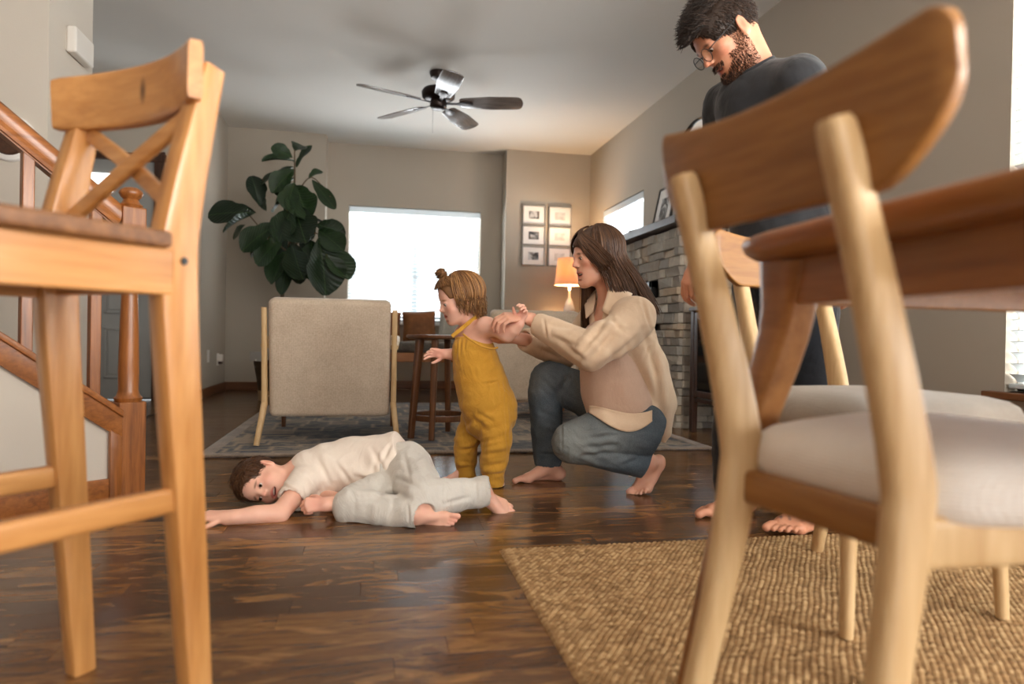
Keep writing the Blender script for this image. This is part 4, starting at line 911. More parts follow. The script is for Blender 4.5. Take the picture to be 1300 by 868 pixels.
        for ax in range(3):
            sl0 = [slice(1, -1)]*3; sl1 = [slice(1, -1)]*3; sl0[ax] = slice(0, -1); sl1[ax] = slice(1, None)
            A, B = ins[tuple(sl0)], ins[tuple(sl1)]; e = np.argwhere(A != B)
            if not len(e): continue
            off = np.array([1, 1, 1]); off[ax] = 0; p = e+off; u, w = [(1, 2), (2, 0), (0, 1)][ax]
            def at(du, dw):
                q = p.copy(); q[:, u] += du; q[:, w] += dw; return idx[q[:, 0], q[:, 1], q[:, 2]]
            q = np.stack([at(-1, -1), at(0, -1), at(0, 0), at(-1, 0)], 1); flip = ~A[e[:, 0], e[:, 1], e[:, 2]]
            q[flip] = q[flip][:, ::-1]; qs.append(q)
        return v.astype(np.float32), np.concatenate(qs).astype(np.int32)
def vnormals(v, q):
    n = np.cross(v[q[:, 2]]-v[q[:, 0]], v[q[:, 3]]-v[q[:, 1]]); o = np.zeros_like(v)
    for i in range(4):
        for c in range(3): o[:, c] += np.bincount(q[:, i], n[:, c], len(v)).astype(np.float32)
    return o/(np.linalg.norm(o, axis=1, keepdims=True)+1e-12)
def smooth_v(v, q, it=2, lam=0.5):
    for _ in range(it):
        s = np.zeros_like(v); c = np.zeros(len(v), np.float32)
        for i in range(4):
            for j in (1, 3):
                b = q[:, (i+j) % 4]
                for a in range(3): s[:, a] += np.bincount(q[:, i], v[b, a], len(v)).astype(np.float32)
                c += np.bincount(q[:, i], None, len(v)).astype(np.float32)
        v = v+lam*(s/np.maximum(c, 1)[:, None]-v)
    return v
_D = rng.normal(size=(40, 3)); _PH = rng.uniform(0, 2*PI, 40)
def wob(p, f, seed=0, n=6):
    """cheap smooth noise in -1..1"""
    o = np.zeros(len(p), np.float32)
    for i in range(n):
        d = _D[(seed*7+i) % 40]; o += np.sin((p@d)*f*(0.7+0.25*i)+_PH[(seed*5+i) % 40])
    return o/n*1.6
def unit(v): v = np.array(v, float); return v/np.linalg.norm(v)
def frame(fwd, up):
    """columns right, forward, up"""
    f = unit(fwd); r = unit(np.cross(f, up)); return np.stack([r, f, np.cross(r, f)], 1)
def creases(v, nn, L):
    """folds along given lines on the side of the cloth that faces the room; L: (x0,y0,x1,y1,width,depth)"""
    w = v-CAMP; z = w@FW; x = 650+FPX*(w@RT)/z; y = 434-FPX*(w@UP)/z; g = np.clip(-(nn@FW)*2, 0, 1); o = np.zeros(len(v))
    for (x0, y0, x1, y1, wd, dp) in L:
        dx, dy = x1-x0, y1-y0; l = math.hypot(dx, dy); t = ((x-x0)*dx+(y-y0)*dy)/(l*l); s = ((x-x0)*dy-(y-y0)*dx)/l; f = np.where((t > 0) & (t < 1), np.sin(PI*np.clip(t, 0, 1))**.6, 0)
        o += dp*f*(-np.exp(-(s/wd)**2)+.75*np.exp(-((s-1.9*wd)/(1.3*wd))**2)+.35*np.exp(-((s+1.9*wd)/(1.3*wd))**2))
    return o*g
def body_obj(name, F, mat, parent, base=None, paints=(), disp=None, sm=2, cr=None):
    v, q = F.mesh(); v = smooth_v(v, q, sm)
    if disp is not None:
        nn = vnormals(v, q); dd = disp(v)
        if cr is not None: dd = dd+creases(v, nn, cr)
        v = v+nn*dd[:, None].astype(np.float32)
    if disp is not None: v = smooth_v(v, q, 1, .3)
    me = np_mesh(name, v, q); o = link(name, me, mat, None)
    if base is not None:
        C = np.tile(np.array(base[:3], np.float32), (len(v), 1))
        for (c, r, R, col, soft) in paints:
            u = (v-np.array(c, np.float32))@(np.eye(3) if R is None else R).astype(np.float32); d = np.sqrt(((u/np.array(r, np.float32))**2).sum(1))
            w = np.clip((1-d)/max(soft, 1e-3), 0, 1)[:, None]*(col[3] if len(col) > 3 else 1); C = C*(1-w)+np.array(col[:3], np.float32)*w
        at = me.attributes.new('col', 'FLOAT_COLOR', 'POINT'); at.data.foreach_set('color', np.concatenate([C, np.ones((len(v), 1), np.float32)], 1).ravel())
    if parent is not None:
        o.parent = parent; o.matrix_parent_inverse = Matrix.Translation(-Vector(parent.location))
    return o
def child(o, parent):
    o.parent = parent; o.matrix_parent_inverse = Matrix.Translation(-Vector(parent.location)); return o
# ---- skin, cloth and hair materials
k = N('skin'); at_ = k.n('Attribute', attribute_name='col'); v = k.coord(); f = k.noise(v, 28, 3); f2 = k.noise(v, 420, 2)
c = k.mix(k.ramp(f, [(0.35, (0.10,)*3+(1,)), (0.65, (0,)*3+(1,))]), at_.outputs['Color'], srgb(196, 120, 96))
k.set(c, 0.48, 0.4); k.b.inputs['Subsurface Weight'].default_value = 0.12; k.b.inputs['Subsurface Radius'].default_value = (0.012, 0.005, 0.003); k.b.inputs['Subsurface Scale'].default_value = 0.6; k.bump(f2, 0.06, 0.001); reg('skin', k.m)
def mat_hair(name, c0, c1, rough=0.42):
    k = N(name); at = k.n('Attribute', attribute_name='tone'); v = k.coord(); f = k.noise(v, 60, 3, 0.6)
    c = k.mix(at.outputs['Fac'], c0, c1); c = k.mix(k.ramp(f, [(0.3, (0.35,)*3+(1,)), (0.7, (0,)*3+(1,))]), c, c0); k.set(c, rough, 0.45); k.b.inputs['Anisotropic'].default_value = 0.5; return reg(name, k.m)
def mat_cloth(name, col, col2, weave=900, bump=0.25, wr=10, wrb=0.35, rough=0.9, sheen=0.2):
    k = N(name); v = k.coord(); f = k.noise(v, 5, 4, 0.6); f2 = k.noise(v, 260, 2, 0.7); f3 = k.noise(k.coord((1, 1, 0.6)), wr, 3, 0.5, 1.4)
    c = k.ramp(f, [(0.35, col2), (0.65, col)]); c = k.mix(0.25, c, k.ramp(f2, [(0.35, col2), (0.65, col)])); k.set(c, rough, 0.2); k.b.inputs['Sheen Weight'].default_value = sheen; k.b.inputs['Sheen Roughness'].default_value = 0.5
    k.bump(f2, bump, 0.001, k.bump(f3, wrb, 0.02)); return reg(name, k.m)
def skin_col(r, g, b): return srgb(r, g, b)

# ---- head, hands, feet -------------------------------------------------
class Head:
    """o = middle of the head at eye level, R columns right/forward/up"""
    def __init__(s, o, fwd, up, sc, child=False): s.o = np.array(o, float); s.R = frame(fwd, up); s.s = sc; s.ch = child
    def p(s, x, y, z): return s.o+s.R@(np.array((x, y, z))*s.s)
    def r(s, *a): return np.array(a)*s.s
    def build(s, F, smile=0.5, open_=0.5, lid=0.6, ears=True, nose=1.0):
        p, c = s.p, s.s; ch = s.ch
        def E(q, r, k=0.02, sub=False, R=None): F.ell(p(*q), s.r(*r), s.R if R is None else R, k*c, sub)
        def Cn(*a, k=0.015, sub=False): F.chain([(p(*q), r*c) for q, r in a], k*c, sub)
        if not ch:
            E((0, -.018, .036), (.076, .097, .086)); E((0, .034, .034), (.062, .054, .060)); E((0, .034, -.028), (.058, .056, .072), .03)
            for x in (-1, 1):
                Cn(((x*.056, -.008, -.030), .020), ((x*.051, .010, -.076), .017), ((x*.020, .064, -.104), .017), k=.025); E((x*.044, .056, -.018), (.022, .024, .020), .02)
            E((0, .036, -.075), (.048, .050, .038), .03); Cn(((0, .076, -.104), .017), k=.02)
            Cn(((-.036, .080, .016), .010), ((0, .088, .013), .011), ((.036, .080, .016), .010), k=.014)
            Cn(((0, .088, .010), .0070), ((0, .088+.014*nose, -.016), .0068+.0015*nose), ((0, .088+.021*nose, -.026), .0085+.001*nose), k=.012)
            for x in (-1, 1): Cn(((x*.0100, .090+.007*nose, -.031), .0068), k=.006)
            ez, ex, ey = -.001, .031, .076; er = .0135
        else:
            E((0, -.020, .034), (.080, .100, .084)); E((0, .036, .034), (.066, .054, .062)); E((0, .030, -.026), (.060, .056, .060), .03)
            for x in (-1, 1):
                Cn(((x*.052, -.004, -.036), .022), ((x*.044, .018, -.066), .022), ((x*.016, .056, -.084), .017), k=.03); E((x*.040, .052, -.034), (.028, .028, .026), .022)
            E((0, .036, -.062), (.044, .046, .032), .03); Cn(((0, .066, -.086), .015), k=.02)
            Cn(((0, .084, .000), .007), ((0, .094, -.018), .0085), ((0, .099, -.024), .0095), k=.014)
            for x in (-1, 1): Cn(((x*.0095, .090, -.028), .007), k=.006)
            ez, ex, ey = -.004, .032, .073; er = .0145
        s.eye = [(p(x*ex, ey, ez)) for x in (-1, 1)]; s.er = er*c*0.93
        for x in (-1, 1):
            Cn(((x*ex, ey+.028, ez+.001), .014), k=.014, sub=True); Cn(((x*ex, ey, ez), er), k=.004)
            E((x*ex, ey+er*.9, ez-.003*(1-lid)-.002), (.0125, .010, .0009+.0055*lid), .002, True)
        mz, my = (-.062, .088) if not ch else (-.054, .080); w = .023+.009*smile
        s.m = (mz, my, w)
        Cn(((-w, my-.016-.005*smile, mz+.007*smile), .0035), ((-.009, my+.003, mz+.003), .0048), ((0, my+.004, mz+.001), .0042), ((.009, my+.003, mz+.003), .0048), ((w, my-.016-.005*smile, mz+.007*smile), .0035), k=.006)
        Cn(((-w*.88, my-.014-.005*smile, mz-.001+.006*smile), .0035), ((0, my+.001, mz-.012-.010*open_), .0060), ((w*.88, my-.014-.005*smile, mz-.001+.006*smile), .0035), k=.006)
        if open_ > 0: E((0, my+.004, mz-.005-.004*open_+.002*smile), (w*.86, .020, .0018+.0060*open_), .002, True)
        E((0, my-.002, mz-.024-.008*open_), (.016, .008, .003), .006, True)
        if ears:
            for x in (-1, 1):
                Re = s.R@np.array(Matrix.Rotation(math.radians(12), 3, 'X'))@np.array(Matrix.Rotation(x*math.radians(-20), 3, 'Z')); ec = (x*.080, -.014, -.010)
                F.ell(p(*ec), s.r(.0085, .019, .031), Re, .006*c); F.ell(p(x*.0885, -.010, -.006), s.r(.006, .010, .017), Re, .004*c, True); Cn(((x*.078, -.006, -.034), .007), k=.006)
        return s
    def paints(s, lips, brow, cheek=None, stubble=None, browz=.019):
        o = []; mz, my, w = s.m; mouth = (.12, .035, .03)
        o.append((s.p(0, my, mz-.004), s.r(w*1.02, .03, .017), s.R, tuple(lips[:3])+(.85,), .35)); o.append((s.p(0, my-.008, mz-.005), s.r(w*.8, .0115, .008), s.R, mouth, .3))
        for x in (-1, 1):
            bz = browz-(.002 if not s.ch else .004)
            o.append((s.p(x*.033, .084, bz), s.r(.021, .030, .0058), s.R@np.array(Matrix.Rotation(x*math.radians(8), 3, 'Y')), tuple(brow[:3])+(.8,), .6))
            if cheek: o.append((s.p(x*.045, .06, -.028), s.r(.034, .04, .03), s.R, tuple(cheek[:3])+(.5,), .9))
            o.append((s.p(x*.031, .086, -.001 if not s.ch else -.004), s.r(.0165, .02, .0085), s.R, (.16, .07, .05, .5), .6)); o.append((s.p(x*.031, .090, .000 if not s.ch else -.003), s.r(.0155, .02, .0040), s.R, (.02, .012, .01, .9), .4))
            o.append((s.p(x*.082, -.012, -.01), s.r(.014, .024, .036), s.R, tuple((cheek or lips)[:3])+(.35,), .6))
        if cheek: o.append((s.p(0, .105, -.028), s.r(.018, .02, .02), s.R, tuple(cheek[:3])+(.45,), .9))
        return o
    def parts(s, parent, iris=(70, 48, 30), gaze=(0, 1, -.3), teeth=True):
        k = 'eye_%d_%d_%d' % iris
        if k not in MATS:
            m = N(k); at = m.n('Attribute', attribute_name='tone'); m.set(m.ramp(at.outputs['Fac'], [(0.0, srgb(226, 220, 214)), (0.79, srgb(214, 204, 196)), (0.82, srgb(*iris)), (0.93, srgb(*iris)), (0.95, (0.005, 0.004, 0.004, 1))]), 0.08, 0.6); reg(k, m.m)
        g = unit(s.R@unit(gaze))
        for e in s.eye:
            bm = bmesh.new(); bmesh.ops.create_uvsphere(bm, u_segments=20, v_segments=14, radius=s.er); me = bm_mesh(bm, 'eye'); ob = link('eye', me, k, None, True)
            co = np.array([v.co[:] for v in me.vertices]); t = me.attributes.new('tone', 'FLOAT', 'POINT'); t.data.foreach_set('value', np.clip((co@g)/s.er, 0, 1).astype(np.float32)); ob.location = e; child(ob, parent)
        if teeth:
            mz, my, w = s.m; v = []; f = []
            for i in range(13):
                a = -1+2*i/12
                for (dy, dz) in ((0, .003), (0, -.0045), (-.004, -.0045), (-.004, .003)): v.append(s.p(a*w*.80, my-.0010-.012*a*a+dy, mz-.0005+dz+.004*a*a))
            for i in range(12):
                for j in range(4): f.append((i*4+j, i*4+(j+1) % 4, (i+1)*4+(j+1) % 4, (i+1)*4+j))
            child(link('teeth', mesh_vf(v, f), 'teeth', None, True), parent)
mat_plain('teeth', srgb(232, 222, 206), 0.3, 0.5, var=0.02)
def hand(F, wrist, fwd, back, thumb_side, s, curl=(.3,)*4, thumb=(.3, .2), spread=.06, k=.006, fat=1.0):
    """fwd: wrist to knuckles, back: out of the back of the hand, thumb_side: +1/-1 along cross(fwd, back)"""
    R = frame(fwd, back); X, Y, Zb = R[:, 0]*thumb_side, R[:, 1], R[:, 2]; w = np.array(wrist, float)
    P = lambda x, y, z: w+(X*x+Y*y+Zb*z)*s
    kn = [(.0275, .086, .002), (.0095, .091, .004), (-.0085, .087, .003), (-.0255, .079, 0)]; ln = [(.041, .024, .020), (.045, .028, .021), (.041, .026, .020), (.032, .019, .018)]; rd = [.0088, .009, .0086, .0076]
    F.chain([(P(0, -.03, 0), .026*s*fat), (P(0, .012, 0), .024*s*fat)], .02*s, flat=(Zb, 1.25))
    for i, q in enumerate(kn): F.chain([(P(q[0]*.55, .012, 0), .0135*s*fat), (P(*q), .0108*s*fat)], .012*s)
    F.chain([(P(.016, .020, -.006), .015*s*fat), (P(.022, .05, -.008), .012*s*fat)], .012*s)
    tips = []
    for i, q in enumerate(kn):
        a = 0.0; pt = P(*q); ch = [(pt, rd[i]*1.04*s*fat)]; sp = spread*(1.5-i)*1.0
        for j in range(3):
            a += curl[i]*(0.85, 1.15, 0.8)[j]; d = Y*math.cos(a)-Zb*math.sin(a); d = unit(d+X*sp*math.cos(a)); pt = pt+d*ln[i][j]*s; ch.append((pt, rd[i]*(1.0, .93, .80)[j]*s*fat))
        F.chain(ch, .0035*s); tips.append((ch[-1][0], unit(ch[-1][0]-ch[-2][0])))
    t1, t2 = thumb; a0 = P(.018, .018, -.006); d1 = unit(X*math.cos(t1)*.9+Y*.75-Zb*math.sin(t1)); a1 = a0+d1*.040*s; d2 = unit(d1+Y*.55-Zb*t2); a2 = a1+d2*.031*s; d3 = unit(d2+Y*.3-Zb*t2*.8-X*t2*.5); a3 = a2+d3*.024*s
    F.chain([(a0, .0145*s*fat), (a1, .0115*s*fat), (a2, .0098*s*fat), (a3, .0080*s*fat)], .006*s); tips.append((a3, d3)); return tips
def foot(F, ankle, fwd, up, big_side, s, toe_fwd=None, toe_up=None, leg=None, k=.012, fat=1.0):
    """ankle joint; fwd: heel to toes; big toe lies towards big_side*cross(fwd, up)"""
    R = frame(fwd, up); X, Y, U = R[:, 0]*big_side, R[:, 1], R[:, 2]; w = np.array(ankle, float); P = lambda x, y, z: w+(X*x+Y*y+U*z)*s
    F.chain([(P(0, -.005, .02), .034*s*fat), (P(0, -.005, -.01), .035*s*fat), (P(0, -.022, -.040), .030*s*fat)], .02*s)
    F.ell(P(0, -.038, -.050), np.array((.029, .030, .026))*s*fat, R, .02*s)
    for x in (-1, 1): F.chain([(P(x*.028, -.004, -.006), .012*s)], .012*s)
    F.chain([(P(.002, .01, -.015), .033*s*fat), (P(.010, .07, -.042), .025*s*fat), (P(.018, .115, -.060), .0185*s*fat)], .025*s)
    F.chain([(P(-.012, -.02, -.058), .020*s*fat), (P(-.024, .045, -.064), .018*s*fat), (P(-.028, .090, -.066), .0155*s*fat)], .022*s)
    F.chain([(P(.018, .115, -.060), .019*s*fat), (P(-.004, .112, -.063), .016*s*fat), (P(-.028, .090, -.066), .0148*s*fat)], .02*s)
    tf = Y if toe_fwd is None else unit(toe_fwd); tu = U if toe_up is None else unit(toe_up); o = []
    for i, (x, y, L, r) in enumerate(((.024, .120, .052, .0124), (.0055, .126, .040, .0076), (-.0085, .120, .036, .0073), (-.0215, .110, .032, .0070), (-.0335, .097, .028, .0070))):
        a = P(x*1.02, y, -.066)+tu*r*s*.3; b = a+tf*L*.62*s+tu*.004*s+X*.05*x*s; e = a+tf*L*s-tu*.003*s+X*.08*x*s
        F.chain([(a, r*1.05*s*fat), (b, r*.98*s*fat), (e, r*1.06*s*fat)], .0025*s); o.append((e, tf, tu))
    return o
def nails(parent, tips, s, mat, up=None):
    for (p, d, u) in tips:
        bm = bmesh.new(); bmesh.ops.create_uvsphere(bm, u_segments=10, v_segments=6, radius=1); R = frame(d, u)
        o = link('nail', bm_mesh(bm), mat, None, True); o.matrix_world = Matrix.Translation(Vector(p+np.array(u)*0.0070*s)) @ Matrix(R.tolist()).to_4x4() @ Matrix.Diagonal((.0062*s, .0072*s, .0022*s, 1)); mw = o.matrix_world.copy(); o.parent = parent; o.matrix_parent_inverse = Matrix.Translation(-Vector(parent.location)); o.matrix_basis = mw
def strands(name, curves, mat, parent, nseg=8, sides=3):
    """curves: list of (points array (n,3), radius root, radius tip, tone)"""
    V, Q, T = [], [], []; off = 0
    for pts, r0, r1, tone in curves:
        pts = np.asarray(pts, float); n = len(pts); t = np.gradient(pts, axis=0); t /= np.linalg.norm(t, axis=1, keepdims=True)+1e-9
        ref = np.array((.31, .52, .79)); s = np.cross(t, ref); s /= np.linalg.norm(s, axis=1, keepdims=True)+1e-9; b = np.cross(t, s)
        rr = np.linspace(r0, r1, n)[:, None]; rr[0] *= .7; rr[-1] *= .25
        ang = 2*PI*np.arange(sides)/sides; ring = pts[:, None, :]+rr[:, :, None]*(s[:, None, :]*np.cos(ang)[None, :, None]+b[:, None, :]*np.sin(ang)[None, :, None])
        V.append(ring.reshape(-1, 3)); T.append(np.full(n*sides, tone, np.float32)); i = np.arange(n-1)[:, None]*sides; j = np.arange(sides)[None, :]; jn = (j+1) % sides
        Q.append((np.stack([i+j, i+jn, i+sides+jn, i+sides+j], -1).reshape(-1, 4)+off)); off += n*sides
    me = np_mesh(name, np.concatenate(V), np.concatenate(Q)); at = me.attributes.new('tone', 'FLOAT', 'POINT'); at.data.foreach_set('value', np.concatenate(T)); return child(link(name, me, mat, None), parent)
def person(label, loc): return thing('person', label, 'person', tuple(loc))
def bez(*p, n=10):
    p = [np.array(x, float) for x in p]; t = np.linspace(0, 1, n)[:, None]
    while len(p) > 1: p = [a*(1-t)+b*t for a, b in zip(p[:-1], p[1:])]
    return p[0]

def roots(o, n, seed):
    """random surface points and normals of a mesh (world axes)"""
    me = o.data; co = np.zeros(len(me.vertices)*3, np.float32); me.vertices.foreach_get('co', co); co = co.reshape(-1, 3)
    q = np.zeros(len(me.loops), np.int32); me.loops.foreach_get('vertex_index', q); nr = vnormals(co, q.reshape(-1, 4)); i = np.random.default_rng(seed).choice(len(co), min(n, len(co)), replace=False); return co[i].astype(float), nr[i].astype(float)
# ================================================================== TODDLER
IL, ID, IN = -RT, -UP, -FW          # picture-left, picture-down, towards the lens
def scalp(H, az, el, g=1.0, cen=(0, -.018, .036), rad=(.082, .104, .092)):
    """point on the scalp: az 0 = back, +-180 = front (positive = person's right), el in degrees"""
    a, e = math.radians(az), math.radians(el); return H.p(cen[0]+rad[0]*g*math.sin(a)*math.cos(e), cen[1]-rad[1]*g*math.cos(a)*math.cos(e), cen[2]+rad[2]*g*math.sin(e))
def hair_cap(name, H, mat, parent, hairline, low, h=0.004, g=1.0, extra=None, disp=None):
    """shell over the skull, cut away below 'low' at the back and in front of the hairline plane"""
    c = H.p(0, -.018, .036); m = .15*H.s; F = Field(c-m, c+m, h); F.ell(c, H.r(.0815*g, .1035*g, .0915*g), H.R, 0)
    F.ell(H.p(0, .034, .034), H.r(.068*g, .060*g, .066*g), H.R, .02*H.s)
    if extra: extra(F)
    for (q, n) in hairline: F.ell(H.p(*q), H.r(*n), H.R, .012*H.s, True)
    for (q, n) in low: 
        s0 = F.V; F.cut(H.p(*q), H.R@unit(n))
    o = body_obj(name, F, mat, parent, None, disp=disp, sm=1); at = o.data.attributes.new('tone', 'FLOAT', 'POINT'); at.data.foreach_set('value', np.full(len(o.data.vertices), 0.25, np.float32)); return o
mat_cloth('mustard_cotton', srgb(216, 164, 66), srgb(196, 142, 48), wr=16, wrb=0.45)
mat_hair('hair_light_brown', srgb(84, 50, 26), srgb(198, 146, 90), 0.5)
tod = person('toddler with a topknot in a mustard sleeveless romper, held by the arm', PX(612, 619, 2.78)*np.array((1, 1, 0)))
TH = Head(PX(583, 381, 2.79), IL*1.0+IN*.40+ID*.30, UP*1.0+IL*.30+IN*.05, .865, True)
F = Field((0.10, 2.45, 0.0), (0.80, 3.05, 0.92), .0030)
TH.build(F, smile=0.1, open_=.45, lid=.62)
nb = PX(602, 424, 2.80); F.chain([(TH.p(0, -.022, -.05), .042), (nb, .044), (PX(604, 440, 2.80), .06)], .025)
shL, shR = PX(619, 415, 2.735), PX(588, 424, 2.86)
F.chain([(shL+IL*.01, .040), (PX(603, 428, 2.80), .060), (shR, .036)], .03)
F.chain([(PX(604, 445, 2.80), .072), (PX(609, 490, 2.79), .082), (PX(617, 530, 2.79), .078)], .03)
elL, wrL = PX(643, 424, 2.685), PX(659, 411, 2.65)
F.chain([(shL, .037), (PX(631, 417, 2.70), .034), (elL, .031)], .02); F.chain([(elL, .031), (PX(652, 418, 2.665), .029), (wrL, .021)], .012)
hand(F, wrL+UP*.004, UP*1.0+RT*.45+IN*.25, RT*.55-UP*.1-IN*.9, 1, .56, (.75, .8, .85, .8), (.5, .5), .10, fat=1.18)
elR, wrR = PX(592, 450, 2.88), PX(566, 449, 2.80); F.chain([(shR, .034), (elR, .030), (PX(580, 450, 2.84), .029), (wrR, .020)], .015)
hand(F, wrR, IL*1.0+UP*.12+IN*.2, UP*.35-IN*.9, 1, .56, (.35, .45, .5, .5), (.2, .2), .16, fat=1.15)
for hp, kn, an in ((PX(624, 532, 2.745), PX(629, 572, 2.72), PX(628, 600, 2.73)), (PX(602, 532, 2.85), PX(593, 570, 2.85), PX(591, 592, 2.865))):
    F.chain([(hp, .050), (kn, .040), (an, .029)], .02)
ft = []
ft += foot(F, PX(591, 595, 2.865), IL*1.0+IN*.25, V3(0, 0, 1), -1, .58, fat=1.2); ft += foot(F, PX(628, 606, 2.735), IL*.9+IN*.5, V3(0, 0, 1), 1, .58, fat=1.2)
SK1 = srgb(236, 186, 164)
body_obj('body', F, 'skin', tod, SK1, TH.paints(srgb(206, 110, 100), srgb(150, 104, 70), srgb(232, 150, 132))+[(wrL+UP*.03, (.05,)*3, None, tuple(srgb(230, 150, 136)[:3])+(.5,), .8), (wrR+IL*.03, (.05,)*3, None, tuple(srgb(230, 150, 136)[:3])+(.5,), .8)])
TH.parts(tod, (60, 40, 26), (0, 1, -.45), teeth=False)
# romper
G = Field((0.10, 2.50, 0.0), (0.75, 3.05, 0.72), .0035)
G.chain([(PX(597, 428, 2.80), .062), (PX(601, 446, 2.80), .088), (PX(608, 475, 2.80), .104), (PX(617, 508, 2.79), .110), (PX(619, 530, 2.79), .094)], .03, flat=(unit(FW+RT*.2), 1.0))
G.ell(PX(636, 522, 2.78), (.06, .07, .08), None, .05)
G.chain([(PX(628, 532, 2.745), .072), (PX(630, 562, 2.725), .060), (PX(626, 590, 2.73), .053), (PX(626, 606, 2.735), .043), (PX(626, 613, 2.735), .044)], .012)
G.chain([(PX(605, 532, 2.84), .066), (PX(592, 560, 2.85), .052), (PX(591, 582, 2.86), .047), (PX(592, 596, 2.862), .038), (PX(592, 602, 2.862), .040)], .012)
G.chain([(PX(626, 628, 2.735), .038), (PX(626, 610, 2.735), .036)], .003, True); G.chain([(PX(592, 617, 2.862), .034), (PX(592, 600, 2.862), .031)], .003, True)
# arm hole and neckline
G.cut(PX(586, 427, 2.72), unit(UP*1.0+IL*.22+IN*.05)); G.chain([(PX(622, 412, 2.76), .056), (PX(640, 430, 2.70), .050)], .01, True); G.chain([(PX(588, 420, 2.90), .04), (PX(570, 440, 2.92), .03)], .01, True)
def tod_disp(v):
    z = v[:, 2]; leg = np.clip((0.34-z)/0.08, 0, 1); top = np.clip((z-.50)/.10, 0, 1)
    a = (v-PX(600, 430, 2.80))@RT
    d = 0.0026*wob(v*np.array((1, 1, 2.2)), 24, 1)+leg*0.0040*np.abs(wob(v*np.array((.6, .6, 2.4)), 38, 2))
    return d
body_obj('romper', G, 'mustard_cotton', tod, disp=tod_disp, sm=2, cr=[(598, 527, 620, 548, 3, .005), (602, 528, 584, 550, 3, .005), (606, 524, 628, 536, 2.5, .004), (612, 488, 634, 484, 1.6, .004), (634, 484, 637, 512, 1.6, .0035), (637, 512, 622, 526, 1.8, .003), (640, 470, 645, 600, 1.3, .0025), (580, 572, 604, 569, 2.4, .0045), (580, 585, 603, 588, 2.4, .0045), (583, 594, 602, 592, 2, .004), (608, 578, 644, 572, 2.4, .0045), (610, 592, 642, 588, 2.4, .0045), (612, 602, 640, 600, 2, .004), (608, 562, 640, 556, 2.4, .004)]+[(x, 429, x-2, 446+6*((x*7) % 3), 1.5, .004) for x in range(576, 592, 5)])
for a, b, c_ in ((PX(574, 423, 2.75), PX(592, 412, 2.735), PX(606, 401, 2.76)), (PX(583, 421, 2.86), PX(596, 412, 2.87), PX(610, 405, 2.84))):
    child(swept('strap', [(p, .016, .007) for p in bez(a+ID*.012, b, c_, n=9)], rrect(.4, 3), 'mustard_cotton', None, tuple(IN)), tod)
child(swept('armhole_binding', [(p, .008, .008) for p in bez(PX(588, 424, 2.712), PX(602, 436, 2.668), PX(618, 446, 2.67), PX(632, 441, 2.70), n=12)], circ(8), 'mustard_cotton', None, tuple(IN)), tod)
# hair
hc = hair_cap('hair', TH, 'hair_light_brown', tod, [((0, .118, -.012), (.082, .080, .095)), ((0.075, .055, -.050), (.045, .060, .062)), ((-0.075, .055, -.050), (.045, .060, .062))], [((0, 0, -.045), (0, .15, -1))], .004, 1.03)
rs = random.Random(3); CV = []
def gravity_strand(H, az, el0, el1, g, drop, n=7, m=8, curl=0.0, cr=7, back=0.0, out=0.0):
    els = np.linspace(el0, el1, n); pts = [scalp(H, az, e, g) for e in els]; d = unit(pts[-1]-pts[-2]); pos = pts[-1].copy(); st = drop/m
    for i in range(m):
        d = unit(d*(1-2.2/m)+V3(0, 0, -1)*2.8/m-H.R[:, 1]*back*8/m+H.R[:, 0]*math.sin(math.radians(az))*out); pos = pos+d*st; pts.append(pos.copy())
    pts = np.array(pts)
    if curl:
        t = np.gradient(pts, axis=0); t /= np.linalg.norm(t, axis=1, keepdims=True); s = np.cross(t, (.3, .5, .8)); s /= np.linalg.norm(s, axis=1, keepdims=True); b = np.cross(t, s); L = np.linspace(0, 1, len(pts)); ph = rs.uniform(0, 6.3); a = curl*np.clip(L*1.5-.25, 0, 1)
        pts = pts+s*(a*np.cos(ph+cr*L*2))[:, None]+b*(a*np.sin(ph+cr*L*2))[:, None]
    return pts
for i in range(1100):
    az = rs.uniform(-122, 122); e0 = rs.uniform(15, 88); side = abs(az)/122
    e1 = rs.uniform(-46, -20)+40*max(0, side-.55)
    CV.append((gravity_strand(TH, az, e0, e1, 1.04+rs.uniform(0, .17)*(.3+.7*math.cos(math.radians(e0))), rs.uniform(.02, .095)*(1-.35*side), n=9, m=16, curl=rs.uniform(.003, .009), cr=rs.uniform(2, 4.2), back=.06, out=.10), .0025, .0010, min(1, max(0, rs.gauss(.50, .28)))))
for i in range(420):     # fringe swept up into the topknot
    az = rs.choice((-1, 1))*rs.uniform(100, 180); e0 = rs.uniform(22, 46); g = 1.03+.05*rs.random(); b = TH.p(rs.uniform(-.012, .012), .050+rs.uniform(-.01, .01), .132)
    m = [scalp(TH, az+(math.copysign(168, az)-az)*t*.6, e0+(74-e0)*t, g, (0, .004, .035), (.084, .100, .094)) for t in np.linspace(0, 1, 9)]+[b]; CV.append((np.array(m), .0017, .0016, min(1, max(0, rs.gauss(.32, .18)))))
bc = TH.p(0, .050, .142)
for i in range(170):     # the knot
    ph = rs.uniform(0, 6.3); tl = rs.uniform(0, PI); r = .022*rs.uniform(.5, 1.2); pts = []
    for j in range(12):
        a = ph+j*.5; q = np.array((math.cos(a)*1.15, math.sin(a)*math.cos(tl), math.sin(a)*math.sin(tl)*.9))*r; pts.append(bc+TH.R@q)
    CV.append((np.array(pts), .0018, .0010, min(1, max(0, rs.gauss(.35, .22)))))
o = strands('hair_strands', CV, 'hair_light_brown', hc); 
